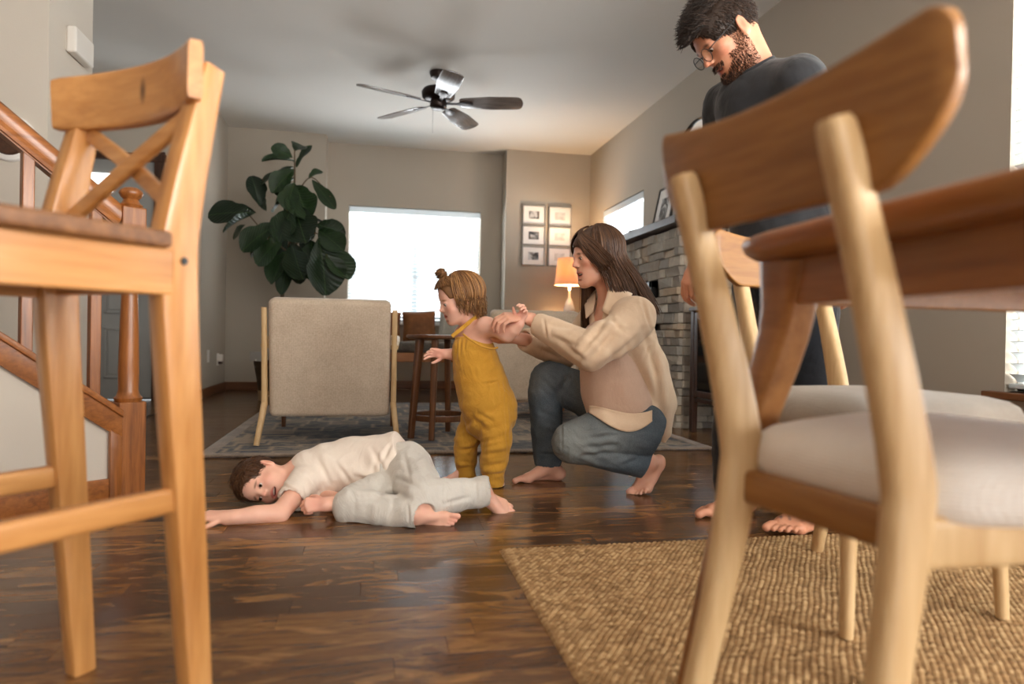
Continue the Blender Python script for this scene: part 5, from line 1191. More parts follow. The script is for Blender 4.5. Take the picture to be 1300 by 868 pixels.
# ================================================================== BOY LYING ON THE FLOOR
mat_cloth('white_jersey', srgb(238, 226, 212), srgb(228, 212, 198), wr=12, wrb=0.3); mat_cloth('pale_grey_sweat', srgb(220, 215, 206), srgb(202, 197, 189), wr=14, wrb=0.4)
mat_hair('hair_brown', srgb(46, 27, 15), srgb(128, 84, 50))
boy = person('smiling boy in white T-shirt and pale grey trousers lying on the wood floor', V3(0.0, 2.32, 0))
# lies on his right side, crown to picture-left, face to the lens and the floor
BH = Head(PX(335, 610, 2.395), IN*.90+ID*.36+RT*.10, IL*1.0-ID*.12+IN*.06, .84, True)
F = Field((-0.62, 1.92, -0.005), (0.62, 2.75, 0.36), .0030)
BH.build(F, smile=1.0, open_=.7, lid=.62)
nk = PX(372, 606, 2.44); F.chain([(BH.p(0, -.025, -.05), .040), (nk, .044)], .03)
shL, shR = PX(382, 612, 2.36), PX(384, 628, 2.52)
F.chain([(shL, .045), (PX(392, 604, 2.45), .075), (shR, .040)], .03)
F.chain([(PX(392, 606, 2.46), .082), (PX(440, 598, 2.48), .088), (PX(500, 602, 2.48), .085)], .03)
elL, wrL = PX(354, 652, 2.19), PX(288, 658, 2.12)
F.chain([(shL, .040), (PX(372, 632, 2.28), .034), (elL, .031)], .015); F.chain([(elL, .031), (PX(325, 653, 2.155), .029), (wrL, .021)], .012)
hand(F, wrL+IL*.004+UP*.008, IL*1.0+IN*.06-ID*.02, UP*.9+IN*.35, -1, .70, (.22, .22, .25, .3), (.1, .15), .10, fat=1.08)
elR, wrR = PX(440, 638, 2.28), PX(414, 640, 2.20); F.chain([(shR, .034), (elR, .029), (wrR, .021)], .015)
hand(F, wrR, IL*1.0+IN*.25, IN*.8+UP*.5, 1, .68, (1.25, 1.25, 1.25, 1.2), (.4, .8), .04, fat=1.1)
hpL, hpR = PX(515, 592, 2.46), PX(512, 615, 2.50)
knL, anL = PX(537, 633, 2.20), PX(606, 626, 2.32); knR, anR = PX(447, 642, 2.22), PX(528, 655, 2.17)
F.chain([(hpL, .065), (knL, .050), (PX(568, 630, 2.26), .042), (anL, .030)], .02); F.chain([(hpR, .060), (knR, .048), (PX(490, 650, 2.19), .042), (anR, .028)], .02)
tf1 = foot(F, PX(613, 623, 2.32), RT*.90+ID*.52+IN*.18, UP*.45+RT*.35+IN*.85, 1, .86)
tf2 = foot(F, PX(529, 653, 2.16), V3(.84, -.50, -.02), V3(-.42, -.80, .42), -1, .70, fat=1.05)
SK2 = srgb(240, 188, 164)
body_obj('body', F, 'skin', boy, SK2, BH.paints(srgb(210, 112, 104), srgb(104, 68, 44), srgb(236, 150, 132))+[(q[0], (.035,)*3, None, tuple(srgb(232, 146, 130)[:3])+(.5,), .9) for q in (tf1[1], tf2[1])]+[(wrR+IL*.03, (.05,)*3, None, tuple(srgb(232, 150, 136)[:3])+(.5,), .8)])
BH.parts(boy, (58, 40, 28), (.05, 1, -.05))
# T-shirt
G = Field((-0.45, 1.95, 0.0), (0.45, 2.75, 0.36), .0038)
G.chain([(PX(378, 608, 2.44), .062), (PX(398, 602, 2.46), .096), (PX(440, 594, 2.48), .110), (PX(480, 592, 2.48), .116), (PX(503, 592, 2.48), .120)], .03)
G.chain([(shL+RT*.012, .058), (PX(378, 622, 2.32), .052), (PX(374, 629, 2.295), .050)], .025); G.chain([(shR, .05), (PX(405, 640, 2.40), .05)], .03)
G.chain([(PX(366, 640, 2.25), .042), (PX(374, 629, 2.30), .038)], .003, True)
G.chain([(BH.p(0, -.01, -.06), .05), (nk-RT*.004, .049)], .004, True)
G.ell(PX(500, 578, 2.47), (.05, .08, .07), None, .04)
G.cut(PX(505, 560, 2.46), unit(RT*1.0+UP*.42+IN*.05))
G.chain([(PX(520, 604, 2.46), .095), (PX(496, 610, 2.44), .075)], .006, True)
def boy_disp(v):
    s = (v-PX(440, 600, 2.48))@RT; return 0.003*wob(v*np.array((1, 1, 1.6)), 22, 4)+0.002*np.sin(s*40+((v-PX(440, 600, 2.4))@UP)*60+2*wob(v, 9, 6))
body_obj('tshirt', G, 'white_jersey', boy, disp=boy_disp, sm=2, cr=[(352, 612, 384, 628, 2, .004), (385, 612, 392, 640, 2, .004), (470, 566, 492, 606, 3, .006), (446, 604, 488, 612, 3, .006), (482, 572, 470, 612, 3.5, .006), (402, 580, 420, 616, 3, .004), (496, 562, 478, 604, 3, .006), (425, 585, 450, 620, 3, .004), (388, 600, 410, 632, 2.5, .004)])
# trousers
G = Field((-0.30, 1.92, 0.0), (0.62, 2.75, 0.33), .0038)
G.chain([(PX(492, 598, 2.48), .098), (PX(512, 600, 2.48), .104)], .03)
G.chain([(hpL, .090), (PX(529, 612, 2.31), .076), (knL, .066), (PX(562, 631, 2.235), .057), (PX(590, 627, 2.30), .050), (PX(613, 624, 2.325), .050)], .02)
G.chain([(hpR, .085), (PX(478, 630, 2.33), .074), (knR, .062), (PX(480, 648, 2.20), .056), (PX(510, 651, 2.17), .048), (PX(527, 653, 2.15), .047)], .02)
G.chain([(PX(624, 623, 2.33), .044), (PX(608, 625, 2.32), .039)], .003, True); G.chain([(PX(538, 655, 2.14), .041), (PX(524, 653, 2.15), .036)], .003, True)
body_obj('trousers', G, 'pale_grey_sweat', boy, disp=lambda v: 0.0042*wob(v, 30, 7)+.0036*np.abs(wob(v*np.array((1.8, 1, 1)), 34, 8)), sm=2, cr=[(512, 572, 522, 612, 3, .006), (530, 582, 546, 616, 3, .006), (500, 606, 532, 618, 3, .006), (540, 612, 585, 607, 3.5, .004), (450, 630, 508, 636, 4.5, .006), (478, 622, 526, 634, 4, .005), (560, 640, 600, 630, 2.5, .004), (522, 598, 556, 606, 4, .004), (604, 610, 606, 640, 1.6, .003), (518, 640, 520, 664, 1.6, .003)])
wb = swept('waistband', [(PX(497, 600, 2.47)+RT*(-.004+.02*math.cos(a)*0)+(UP*math.cos(a)+IN*math.sin(a))*.113, .012, .035) for a in np.linspace(0, 2*PI, 33)], rrect(.3, 3), 'pale_grey_sweat', None, tuple(RT)); child(wb, boy)
# hair
bcap = hair_cap('hair', BH, 'hair_brown', boy, [((0, .112, -.010), (.078, .070, .080)), ((0.08, .05, -.050), (.045, .062, .058)), ((-0.08, .05, -.050), (.045, .062, .058))], [((0, 0, -.045), (0, .25, -1))], .0035, 1.01)
rs = random.Random(5); CV = []
P0, N0 = roots(bcap, 2600, 8)
for p0, n in zip(P0, N0):
    q = BH.R.T@(p0-BH.o)/BH.s; top = q[2] > .07
    if n@unit(p0-BH.p(0, -.01, .03)) < .3: continue
    L = rs.uniform(.018, .034) if top else rs.uniform(.010, .020)
    d = unit(n*.18+BH.R[:, 1]*(.55 if top else -.1)+BH.R[:, 2]*(-.05 if top else -.6)+BH.R@np.array((rs.gauss(0, .15), rs.gauss(0, .15), rs.gauss(0, .15)))); t = d-n*(d@n)*.8
    CV.append((bez(p0-n*.002, p0+d*L*.5, p0+unit(t)*L, n=5), .0014, .0008, min(1, max(0, rs.gauss(.4, .22)))))
strands('hair_strands', CV, 'hair_brown', bcap)
# ================================================================== KNEELING WOMAN
mat_hair('hair_chestnut', srgb(52, 32, 20), srgb(142, 100, 68), 0.38)
mat_cloth('beige_twill', srgb(228, 201, 172), srgb(213, 184, 154), wr=9, wrb=0.3)
mat_cloth('blush_knit', srgb(214, 182, 160), srgb(198, 165, 144), wr=9, wrb=0.3)
k = N('denim'); at_ = k.n('Attribute', attribute_name='fade'); v = k.coord(); f = k.noise(v, 9, 4, 0.6); f2 = k.noise(v, 420, 2, 0.7); f3 = k.noise(k.coord((1, 1, .7)), 16, 3, 0.5, 1.2)
c = k.ramp(f, [(0.3, srgb(60, 70, 80)), (0.7, srgb(88, 98, 106))]); c = k.mix(at_.outputs['Fac'], c, srgb(150, 154, 150)); c = k.mix(0.3, c, k.ramp(f2, [(0.35, srgb(44, 56, 68)), (0.65, srgb(132, 144, 152))]))
k.set(c, 0.85, 0.2); k.bump(f2, 0.3, 0.001, k.bump(f3, 0.4, 0.015)); reg('denim', k.m)
mat_plain('nail_red', srgb(110, 24, 30), 0.2, 0.5, var=0.02); mat_plain('gold', srgb(214, 176, 110), 0.25, 0.5, 1.0, var=0.02)
wom = person('long-haired person in beige shirt and jeans crouching, holding the toddler by the arm', PX(760, 615, 2.78)*np.array((1, 1, 0)))
WH = Head(PX(757, 326, 2.74), IL*1.0+IN*.30+ID*.14, UP*1.0+IL*.10, .955)
F = Field((0.40, 2.28, 0.0), (1.36, 3.15, 1.18), .0035)
WH.build(F, smile=1.0, open_=.6, lid=.25, ears=False, nose=.75)
nb = PX(776, 384, 2.76); F.chain([(WH.p(0, -.030, -.05), .046), (nb, .050), (PX(782, 400, 2.76), .075)], .03)
shL, shR = PX(806, 402, 2.61), PX(762, 400, 2.92)
F.chain([(shL, .05), (PX(784, 400, 2.76), .08), (shR, .05)], .04)
F.chain([(PX(784, 420, 2.76), .10), (PX(794, 480, 2.76), .11), (PX(802, 530, 2.76), .12)], .04)
elL, wrL = PX(744, 446, 2.51), PX(684, 413, 2.66); elR, wrR = PX(722, 448, 2.98), PX(662, 430, 2.78)
F.chain([(shL, .046), (elL, .038)], .02); F.chain([(elL, .038), (wrL, .023)], .015); F.chain([(shR, .044), (elR, .036), (wrR, .023)], .02)
# near hand lies over the toddler's forearm, far hand holds the upper arm from below
hand(F, PX(667, 403, 2.67), IL*1.0+IN*.45+ID*.02, UP*.80+IN*.45, 1, .92, (.62, .66, .70, .72), (.3, .5), .05)
F.chain([(wrL, .023), (PX(667, 403, 2.67), .022)], .01)
hand(F, wrR+IL*.01, IL*1.0+IN*.28, ID*.85+IN*.35, -1, .92, (.28, .3, .34, .4), (.5, .6), .05)
hpL, hpR = PX(812, 545, 2.66), PX(796, 540, 2.86); knL, anL = PX(727, 562, 2.60), PX(811, 584, 2.66); knR, anR = PX(692, 482, 2.90), PX(696, 585, 2.875)
F.chain([(hpL, .070), (knL, .048), (PX(770, 573, 2.63), .044), (anL, .034)], .02); F.chain([(hpR, .065), (PX(745, 503, 2.88), .055), (knR, .046), (PX(692, 530, 2.885), .042), (anR, .034)], .02)
t1 = foot(F, PX(700, 587, 2.865), V3(-1, -.10, 0), V3(0, 0, 1), -1, .97)
FN = unit(PX(806, 606, 2.60)-PX(826, 583, 2.67))
t2 = foot(F, PX(823, 586, 2.655), unit(IL*.72+ID*.86+IN*.25), unit(IL*.75+IN*.60+UP*.55), 1, .90, V3(-.80, -.58, -.04), V3(0, 0, 1))
SK3 = srgb(228, 172, 146)
body_obj('body', F, 'skin', wom, SK3, WH.paints(srgb(196, 98, 88), srgb(70, 44, 28), srgb(222, 136, 114)))
WH.parts(wom, (70, 50, 34), (0, 1, -.5))
nails(wom, [(t1[0][0], t1[0][1], t1[0][2])], .9, 'nail_red')
# jeans
G = Field((0.45, 2.28, 0.0), (1.36, 3.15, 0.72), .0042)
G.chain([(PX(800, 512, 2.76), .120), (PX(808, 540, 2.76), .135)], .03)
G.chain([(hpL, .110), (PX(768, 548, 2.62), .092), (knL, .080), (PX(750, 568, 2.61), .068), (PX(782, 578, 2.635), .064), (PX(814, 587, 2.66), .060)], .02)
G.chain([(hpR, .112), (PX(745, 502, 2.88), .088), (PX(697, 482, 2.895), .080), (PX(692, 500, 2.89), .074), (PX(694, 540, 2.88), .066), (PX(696, 583, 2.87), .060)], .02)
G.chain([(PX(830, 592, 2.665), .053), (PX(809, 586, 2.655), .044)], .003, True); G.chain([(PX(696, 600, 2.868), .054), (PX(696, 576, 2.87), .046)], .003, True)
G.cut(PX(823, 583, 2.66), unit(RT*1.0+ID*.42))
def jeans_disp(v):
    d = 0.0026*wob(v, 20, 9)+0.002*np.abs(wob(v*np.array((1, 1, 1.8)), 30, 10))
    kn = np.exp(-((np.linalg.norm(v-(knR+RT*.06), axis=1)/.09)**2)); d += kn*.003*np.sin(((v-knR)@(UP+RT))*150)
    kb = np.exp(-((np.linalg.norm(v-PX(752, 572, 2.56), axis=1)/.07)**2)); d += kb*.0025*np.sin(((v-knL)@(UP*1.2+RT*.6))*130); return d
jo = body_obj('jeans', G, 'denim', wom, disp=jeans_disp, sm=2, cr=[(726, 466, 710, 502, 3, .006), (722, 478, 698, 512, 3, .006), (714, 468, 738, 502, 3, .005), (712, 488, 714, 582, 1.4, .003), (740, 558, 792, 550, 3, .006), (738, 569, 788, 564, 3, .006), (734, 580, 772, 574, 3, .006), (760, 544, 822, 546, 3, .005), (788, 592, 814, 580, 2.5, .005), (683, 575, 716, 578, 1.6, .003), (740, 548, 830, 536, 1.4, .003), (680, 520, 706, 530, 3, .004), (682, 545, 708, 552, 3, .004)])
co = np.zeros(len(jo.data.vertices)*3, np.float32); jo.data.vertices.foreach_get('co', co); co = co.reshape(-1, 3)
fd = np.zeros(len(co), np.float32)
for p, r, a in ((knL+IN*.05, .13, .95), (knL+RT*.12+IN*.06+UP*.03, .12, .6), (knR+IL*.03+IN*.04, .08, .35), (PX(745, 490, 2.80), .12, .35)): fd = np.maximum(fd, a*np.clip(1.3-np.linalg.norm(co-p, axis=1)/r, 0, 1))
a_ = jo.data.attributes.new('fade', 'FLOAT', 'POINT'); a_.data.foreach_set('value', np.clip(fd, 0, 1))
mat_plain('stitch', srgb(150, 130, 100), 0.8, 0.2, var=0.1)
# inner top
G = Field((0.70, 2.40, 0.30), (1.25, 3.05, 0.85), .005); G.chain([(PX(772, 440, 2.74), .115), (PX(780, 495, 2.71), .134), (PX(788, 518, 2.70), .134)], .03)
kt = body_obj('knit_top', G, 'blush_knit', wom, disp=lambda v: .003*wob(v, 26, 11), sm=2)
# overshirt
G = Field((0.50, 2.20, 0.18), (1.40, 3.22, 0.98), .0042)
G.chain([(PX(784, 392, 2.76), .085), (PX(790, 420, 2.76), .128), (PX(800, 470, 2.77), .140), (PX(808, 515, 2.77), .142)], .04)
G.chain([(shL+IL*.02+ID*.01, .074), (PX(784, 402, 2.76), .098), (shR, .07)], .05)
G.chain([(PX(822, 470, 2.74), .085), (PX(834, 515, 2.72), .070), (PX(842, 548, 2.71), .034), (PX(841, 560, 2.71), .016)], .04)
G.chain([(shL, .080), (PX(790, 420, 2.55), .078), (PX(748, 445, 2.51), .074), (PX(726, 434, 2.56), .064), (PX(704, 422, 2.61), .054), (PX(686, 414, 2.655), .046)], .03)
G.chain([(shR, .078), (PX(735, 435, 2.97), .074), (PX(715, 448, 2.975), .066), (PX(690, 440, 2.90), .056), (PX(671, 432, 2.83), .047)], .03)
G.chain([(PX(676, 410, 2.67), .037), (PX(692, 417, 2.645), .030)], .003, True); G.chain([(PX(660, 428, 2.80), .037), (PX(676, 435, 2.84), .030)], .003, True)
G.chain([(WH.p(0, -.01, -.07), .054), (PX(768, 384, 2.74), .060), (PX(760, 400, 2.70), .040)], .01, True)
G.chain([(PX(748, 436, 2.74), .05), (PX(755, 480, 2.66), .055), (PX(770, 505, 2.62), .050)], .02, True)
G.cut(PX(800, 553, 2.7), unit(ID*1.0-RT*.22))
def shirt_disp(v):
    q = v-PX(800, 420, 2.7); a, b = q@RT, q@UP; low = np.clip((.70-v[:, 2])/.2, 0, 1)
    arm = np.clip(1.2-np.linalg.norm(v-elL, axis=1)/.20, 0, 1)
    fold = lambda x, w: np.maximum(0, np.sin(x))**2*w
    gate = np.clip(.5+wob(v, 8, 16), 0, 1)
    return .0035*wob(v, 15, 12)+low*.008*fold((a*.85+b*.42)*44+2.6*wob(v, 6, 13), gate)+arm*.008*fold(((v-elL)@(RT*.75+UP*.9))*52+2.8*wob(v, 8, 14), gate)+.0020*np.abs(wob(v, 34, 15))
body_obj('overshirt', G, 'beige_twill', wom, disp=shirt_disp, sm=2, cr=[(742, 464, 792, 408, 4, .009), (734, 452, 772, 404, 3.5, .007), (760, 468, 814, 424, 4, .008), (698, 426, 738, 442, 3, .006), (694, 411, 732, 418, 3, .005), (710, 432, 744, 458, 3, .006), (690, 404, 694, 430, 1.8, .004), (814, 376, 829, 432, 2, .005), (829, 432, 814, 458, 2, .004), (800, 445, 836, 522, 4.5, .010), (788, 452, 822, 548, 4.5, .009), (824, 438, 843, 542, 4.5, .009), (774, 470, 806, 532, 4, .006), (812, 408, 837, 482, 4, .006), (774, 404, 792, 422, 3, .005), (680, 440, 712, 455, 3, .005)])
def leafy(name, rows, mat, parent, thick=.004):
    """small cloth panel from rows of points"""
    n = len(rows); m = len(rows[0]); o = grid_surf(name, lambda u, w: rows[round(u*(n-1))][round(w*(m-1))], n, m, mat, None, thick); child(o, parent); return o
def quadrows(a, b, c, d, n=7, bow=0.0, nrm=None):
    out = []
    for i in range(n):
        r = []
        for j in range(n):
            u, w = i/(n-1), j/(n-1); p = a*(1-u)*(1-w)+b*(1-u)*w+c*u*w+d*u*(1-w)
            if nrm is not None: p = p+nrm*bow*4*(w*(1-w))
            r.append(p)
        out.append(r)
    return out
leafy('collar', quadrows(PX(774, 360, 2.685), PX(764, 394, 2.625), PX(778, 404, 2.60), PX(803, 373, 2.645), 7, .014, IN), 'beige_twill', wom, .005)
leafy('collar', quadrows(PX(757, 368, 2.82), PX(753, 396, 2.735), PX(744, 404, 2.74), PX(741, 380, 2.84), 7, .01, IN), 'beige_twill', wom, .005)
from mathutils.bvhtree import BVHTree
def drape(name, objs, rows, mat, parent, off=.010, thick=.004):
    """a cloth panel laid over other cloth: rows of (px,py) points dropped on to the surfaces"""
    trees = []
    for o in objs:
        me = o.data; co = np.zeros(len(me.vertices)*3, np.float32); me.vertices.foreach_get('co', co); q = np.zeros(len(me.loops), np.int32); me.loops.foreach_get('vertex_index', q)
        trees.append(BVHTree.FromPolygons(co.reshape(-1, 3).tolist(), q.reshape(-1, 4).tolist()))
    out = []; D = np.full((len(rows), len(rows[0])), np.nan)
    for i, r in enumerate(rows):
        for j, (a, b) in enumerate(r):
            d = FW+RT*(a-650)/FPX-UP*(b-434)/FPX; L = np.linalg.norm(d)
            for t in trees:
                h = t.ray_cast(Vector(CAMP), Vector(d/L))
                if h[0] is not None: D[i, j] = np.nanmin([D[i, j], h[3]/L])
    m = np.nanmedian(D); D = np.where(np.isnan(D), m, D)
    for _ in range(3):
        E = np.pad(D, 1, mode='edge'); D = np.minimum(D, (E[:-2, 1:-1]+E[2:, 1:-1]+E[1:-1, :-2]+E[1:-1, 2:])/4)
    rr = [[PX(a, b, D[i, j]-off) for j, (a, b) in enumerate(r)] for i, r in enumerate(rows)]
    return leafy(name, rr, mat, parent, thick)
hem = lambda x: 524+24*math.sin(PI*min(1, max(0, (x-748)/92))**1.15)
drape('shirt_tail', [jo, kt], [[(748+80*i/23, hem(748+80*i/23)-(9+15*math.sin(PI*min(1, i/26)))*(1-t)) for i in range(24)] for t in np.linspace(0, 1, 10)], 'beige_twill', wom)
leafy('placket', quadrows(PX(763, 410, 2.615), PX(757, 440, 2.60), PX(764, 441, 2.59), PX(771, 412, 2.60), 7, .004, IN), 'beige_twill', wom, .004)
cu = leafy('cuff_button', quadrows(PX(682, 424, 2.62), PX(685, 424, 2.62), PX(685, 427, 2.62), PX(682, 427, 2.62), 3), 'white_plastic', wom, .003)
rp = PX(646.5, 405, 2.63); rg = swept('ring', [(rp+(RT*.2+UP*.6+IN*.3)*0+unit(UP*.7+IN*.7)*.0095*math.cos(a)+unit(RT+UP*.2)*.0095*math.sin(a)*.25+np.cross(unit(UP*.7+IN*.7), IL)*.0095*math.sin(a), .002, .002) for a in np.linspace(0, 2*PI, 21)], circ(6), 'gold', None, (0, 0, 1)); child(rg, wom)
# long hair
wcap = hair_cap('hair', WH, 'hair_chestnut', wom, [((0, .120, -.030), (.085, .080, .085)), ((0.08, .07, -.070), (.05, .060, .09)), ((-0.08, .07, -.070), (.05, .060, .09))], [((0, 0, -.07), (0, .15, -1))], .004, 1.03)
rs = random.Random(9); CV = []
def long_strand(az, e0, g, L, back, n=9, m=22):
    pts = [scalp(WH, az, e, g) for e in np.linspace(e0, -14, n)]; d = unit(pts[-1]-pts[-2]); pos = pts[-1].copy()
    for i in range(m):
        t = i/m; d = unit(d*.80+V3(0, 0, -1)*(.20+.06*t)+RT*back*(.9-.5*t)*.20+IN*.03*math.sin(math.radians(az))*-1); pos = pos+d*L/m; pts.append(pos.copy())
    return np.array(pts)
for i in range(1300):
    az = rs.uniform(-105, 100); e0 = rs.uniform(30, 89); L = rs.uniform(.16, .30)
    bk = .95+.25*rs.random() if az > -70 else .55+.4*rs.random()
    p = long_strand(az, e0, 1.03+.10*rs.random(), L*(1.0 if abs(az) < 80 else .9), bk); CV.append((p, .0019, .0011, min(1, max(0, rs.gauss(.30, .2)+(.25 if rs.random() < .12 else 0)))))
for i in range(240):     # far side lock falling in front of the shoulder
    az = rs.uniform(88, 130); p = long_strand(az, rs.uniform(40, 80), 1.03+.08*rs.random(), rs.uniform(.22, .33), -.05+.25*rs.random()); CV.append((p, .0019, .0011, min(1, max(0, rs.gauss(.5, .2)))))
for i in range(900):     # curtain fringe
    sd = rs.choice((-1, 1)); u = rs.random(); e1 = 2+24*rs.random(); a1 = 112+34*rs.random(); g = 1.0+.05*rs.random(); pts = []
    for t in np.linspace(0, 1, 12): pts.append(scalp(WH, sd*(178-(178-a1)*t**1.2), 84-(84-e1)*t, g+.012*math.sin(t*PI), (0, .004, .035), (.081, .099, .094)))
    d = unit(pts[-1]-pts[-2])
    for q in range(9): d = unit(d*.8+V3(0, 0, -1)*.28+WH.R[:, 0]*sd*.12-WH.R[:, 1]*.20); pts.append(pts[-1]+d*.013*(.3+u))
    CV.append((np.array(pts), .0018, .0009, min(1, max(0, rs.gauss(.30, .2)))))
for i in range(260):     # locks in front of the ear
    az = rs.choice((-1, 1))*rs.uniform(98, 126); CV.append((long_strand(az, rs.uniform(20, 70), 1.05+.06*rs.random(), rs.uniform(.08, .2), .55+.4*rs.random() if az < 0 else .1), .0018, .0010, min(1, max(0, rs.gauss(.32, .2)))))
strands('hair_strands', CV, 'hair_chestnut', wcap)
# ================================================================== STANDING MAN
mat_cloth('charcoal_tee', srgb(50, 51, 54), srgb(38, 39, 42), wr=9, wrb=0.35); mat_cloth('black_jeans', srgb(24, 27, 34), srgb(15, 17, 22), wr=10, wrb=0.4)
mat_hair('hair_dark', srgb(24, 16, 11), srgb(84, 60, 44), 0.55); mat_hair('beard_brown', srgb(34, 20, 13), srgb(104, 68, 46), 0.5)
man = person('bearded person with glasses in a charcoal T-shirt standing behind the chairs looking down', V3(1.30, 2.08, 0))
MH = Head(PX(921, 46, 2.10), IL*.70+IN*.08+ID*.66, UP*.75+IL*.66+IN*.06, .98)
F = Field((0.86, 1.62, 0.0), (1.75, 2.72, 1.80), .0042)
MH.build(F, smile=.25, open_=.15, lid=.25, nose=.95)
nb = PX(963, 100, 2.12); F.chain([(MH.p(0, -.030, -.045), .058), (nb, .062), (PX(970, 135, 2.13), .09)], .04)
shL, shR = PX(1014, 108, 1.99), PX(925, 135, 2.36)
F.chain([(shL, .062), (PX(968, 140, 2.15), .10), (shR, .062)], .05)
F.chain([(PX(968, 165, 2.15), .125), (PX(985, 260, 2.18), .120), (PX(995, 330, 2.2), .125)], .05)
elL, wrL = PX(1078, 235, 2.03), PX(1085, 330, 2.03); elR, wrR = PX(912, 262, 2.42), PX(886, 330, 2.36)
F.chain([(shL, .055), (elL, .044), (wrL, .029)], .02); F.chain([(shR, .055), (elR, .044), (wrR, .029)], .02)
hand(F, wrR, IL*.35+ID*1.0, IN*.5+IL*.9, 1, 1.0, (.5, .55, .6, .65), (.3, .4), .05)
hand(F, wrL, IL*.3+ID*1.0, IN*.9+RT*.2, -1, 1.0, (.5, .55, .6, .65), (.3, .4), .05)
hpL, hpR = PX(1010, 350, 2.12), PX(982, 350, 2.28); knL, anL = PX(1024, 490, 2.10), PX(1034, 645, 2.13); knR, anR = PX(938, 480, 2.40), PX(930, 628, 2.45)
F.chain([(hpL, .10), (knL, .065), (anL, .040)], .03); F.chain([(hpR, .10), (knR, .065), (anR, .040)], .03)
hl, tt = on_floor(1042, 670), on_floor(972, 684); fdir = unit(tt-hl); ankf = hl+fdir*.05+V3(0, 0, .092)
tL = foot(F, ankf, fdir, V3(0, 0, 1), 1, 1.04)
tR = foot(F, on_floor(938, 622, .080), V3(-.99, -.12, 0), V3(0, 0, 1), -1, 1.04)
SK4 = srgb(214, 152, 120); ink = (.045, .045, .05, .75); tc = ankf+fdir*.07+V3(0, 0, -.035)
rs = random.Random(21)
tat = [(tc+fdir*rs.uniform(-.05, .06)+np.cross(fdir, V3(0, 0, 1))*rs.uniform(-.035, .03)+V3(0, 0, rs.uniform(-.02, .02)), (rs.uniform(.010, .020), rs.uniform(.006, .012), .03), np.array(Matrix.Rotation(rs.uniform(0, 3), 3, 'Z')), ink, .3) for i in range(13)]
bdy = body_obj('body', F, 'skin', man, SK4, MH.paints(srgb(176, 92, 78), srgb(30, 20, 14), srgb(206, 116, 92))+tat)
MH.parts(man, (60, 44, 32), (0, 1, -.5), teeth=True)
# T-shirt and trousers
G = Field((0.84, 1.60, 0.70), (1.80, 2.72, 1.52), .0048)
G.chain([(PX(968, 138, 2.15), .135), (PX(972, 190, 2.16), .155), (PX(990, 280, 2.18), .150), (PX(998, 345, 2.2), .152)], .05)
G.chain([(shL, .076), (PX(972, 126, 2.13), .112), (shR, .078)], .06)
G.chain([(shL, .074), (shL+(elL-shL)*.35, .070), (shL+(elL-shL)*.62, .070)], .03); G.chain([(shR, .080), (PX(918, 190, 2.39), .076), (PX(915, 220, 2.40), .076)], .03)
G.chain([(shL+(elL-shL)*.8, .058), (shL+(elL-shL)*.52, .054)], .004, True); G.chain([(PX(914, 240, 2.41), .062), (PX(916, 208, 2.40), .058)], .004, True)
G.chain([(MH.p(0, -.02, -.06), .064), (nb+IL*.02, .068)], .01, True)
body_obj('tshirt', G, 'charcoal_tee', man, disp=lambda v: .005*wob(v, 13, 17)+.003*np.abs(wob(v, 26, 18)), sm=2)
n0 = unit(MH.p(0, -.02, -.07)-nb); e1 = unit(np.cross(n0, IN)); e2 = np.cross(n0, e1)
nc = nb+n0*.024+IL*.012; ring = [(nc+(e1*math.cos(a)+e2*math.sin(a))*.0715, .012, .020) for a in np.linspace(0, 2*PI, 33)]
child(swept('neckband', ring, rrect(.35, 3), 'charcoal_tee', None, tuple(n0)), man)
G = Field((0.84, 1.60, 0.02), (1.80, 2.72, 0.98), .005)
G.chain([(PX(996, 335, 2.2), .145), (PX(996, 360, 2.2), .150)], .04)
G.chain([(hpL, .122), (PX(1020, 430, 2.10), .094), (knL, .082), (PX(1032, 570, 2.12), .074), (PX(1036, 630, 2.14), .068)], .03); G.chain([(hpR, .120), (PX(955, 430, 2.36), .094), (knR, .082), (PX(933, 560, 2.43), .076), (PX(931, 612, 2.45), .072)], .03)
body_obj('trousers', G, 'black_jeans', man, disp=lambda v: .005*wob(v, 15, 19)+.004*np.abs(wob(v*np.array((1, 1, 1.6)), 22, 20)), sm=2)
# hair
mcap = hair_cap('hair', MH, 'hair_dark', man, [((0, .118, -.020), (.080, .070, .088)), ((0.085, .055, -.055), (.045, .055, .062)), ((-0.085, .055, -.055), (.045, .055, .062)), ((0.09, -.012, -.02), (.022, .022, .04)), ((-0.09, -.012, -.02), (.022, .022, .04))], [((0, 0, -.055), (0, .35, -1))], .0035, 1.03)
CV = []
P0, N0 = roots(mcap, 7000, 4)
for p0, n in zip(P0, N0):
    q = MH.R.T@(p0-MH.o)/MH.s; top = q[2] > .085 or (q[1] > .04 and q[2] > .06)
    if n@unit(p0-MH.p(0, -.01, .03)) < .3: continue
    L = rs.uniform(.030, .050) if top else rs.uniform(.010, .018)
    d = unit(n*(.50 if top else .22)+MH.R[:, 1]*(.45 if top else -.25)+MH.R[:, 2]*(.15 if top else -.6)+MH.R@np.array((rs.gauss(0, .12), rs.gauss(0, .12), rs.gauss(0, .12)))); t = d-n*(d@n)*.6
    CV.append((bez(p0-n*.002, p0+d*L*.55, p0+unit(t)*L, n=6), .0015, .0008, min(1, max(0, rs.gauss(.34, .22)))))
strands('hair_strands', CV, 'hair_dark', mcap)
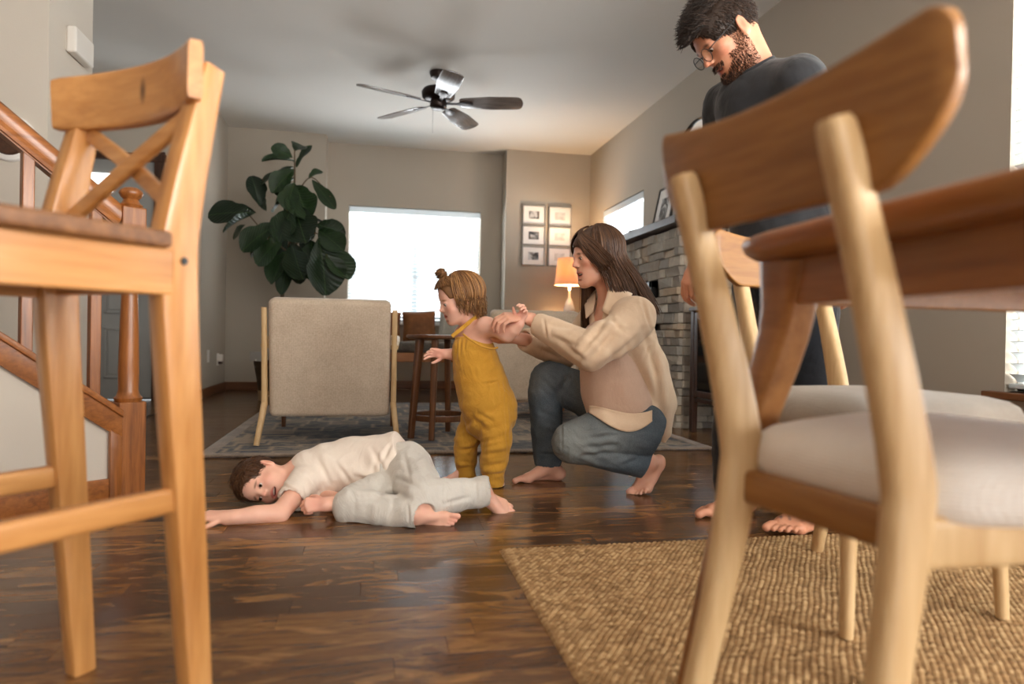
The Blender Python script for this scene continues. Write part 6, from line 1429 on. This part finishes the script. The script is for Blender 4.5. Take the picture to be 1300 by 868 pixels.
# beard: short strands over jaw, chin and lip
CV = []; mz, my, w = MH.m
P0, N0 = roots(bdy, 10**9, 6); Q0 = (P0-MH.o)@MH.R/MH.s; X_, Y_, Z_ = np.abs(Q0[:, 0]), Q0[:, 1], Q0[:, 2]
jaw = (Z_ < -.058-.9*np.clip(Y_-.055, 0, .03)) & (Z_ > -.128) & (Y_ > -.004) & (N0@MH.R[:, 2] > -.80); burn = (X_ > .048) & (Y_ > -.006) & (Y_ < .030) & (Z_ < .008) & (Z_ > -.09)
cheek = (X_ > .035) & (Y_ > .02) & (Y_ < .062) & (Z_ < -.046) & (Z_ > -.1); must = (Z_ > mz+.005) & (Z_ < mz+.019) & (X_ < .033) & (Y_ > .070); gob = (X_ < .012) & (Z_ < mz-.018) & (Y_ > .07)
lip = (X_ < w*1.05) & (Z_ < mz+.006) & (Z_ > mz-.020) & (Y_ > .062)
ok = ((jaw | burn | cheek) & ~lip & (X_ < .082) | must | (gob & (Z_ > -.12))) & (Q0[:, 2] > -.2) & (np.abs(Q0[:, 1]) < .14)
idx = np.flatnonzero(ok); idx = np.random.default_rng(3).choice(idx, min(2600, len(idx)), replace=False)
for i in idx:
    p0, n = P0[i], N0[i]; u = np.clip((Y_[i]-.0)/.09, 0, 1)
    d = unit(n*.45-MH.R[:, 2]*.75+MH.R[:, 1]*.1+MH.R@np.array((rs.gauss(0, .25), rs.gauss(0, .2), rs.gauss(0, .15)))); L = rs.uniform(.006, .012)*(.6+.9*u)
    CV.append((bez(p0-n*.002, p0+d*L*.5, p0+d*L-n*.001, n=4), .0013, .0007, min(1, max(0, rs.gauss(.42, .25)))))
strands('beard', CV, 'beard_brown', man)
# spectacles: a thing of their own that he wears
gp = MH.p(0, .104, -.004)
gs = thing('eyeglasses', 'thin dark metal eyeglasses with round lenses worn by the bearded person', 'glasses', tuple(gp))
k = N('lens'); tr = k.n('BsdfTransparent'); gl = k.n('BsdfGlossy'); gl.inputs['Roughness'].default_value = 0.03; mx = k.n('MixShader'); mx.inputs[0].default_value = 0.22; k.l(tr.outputs[0], mx.inputs[1]); k.l(gl.outputs[0], mx.inputs[2]); k.l(mx.outputs[0], k.t.nodes['Material Output'].inputs['Surface']); reg('lens', k.m)
for sd in (-1, 1):
    cc = np.array((sd*.033, .107, -.006)); pts = [MH.p(cc[0]+.0235*math.cos(a), cc[1]-.10*(abs(sd*.0235*math.cos(a)+.0235))*.18, cc[2]+.0215*math.sin(a)) for a in np.linspace(0, 2*PI, 33)]
    rm = child(swept('rim', [(p, .0026, .0026) for p in pts], circ(6), 'black_metal', None, tuple(MH.R[:, 1])), gs)
    ln = link('lens', mesh_vf(list(pts[:-1]), [tuple(range(32))]), 'lens'); child(ln, rm)
    child(swept('temple', [(p, .0028, .0028) for p in bez(MH.p(sd*.057, .104, .002), MH.p(sd*.074, .10, .004), MH.p(sd*.080, .02, .008), MH.p(sd*.083, -.012, .014), n=14)], circ(6), 'black_metal', None, tuple(MH.R[:, 0])), gs)
child(swept('bridge', [(p, .0026, .0026) for p in bez(MH.p(-.010, .1065, -.002), MH.p(0, .113, .004), MH.p(.010, .1065, -.002), n=8)], circ(6), 'black_metal', None, tuple(MH.R[:, 2])), gs)
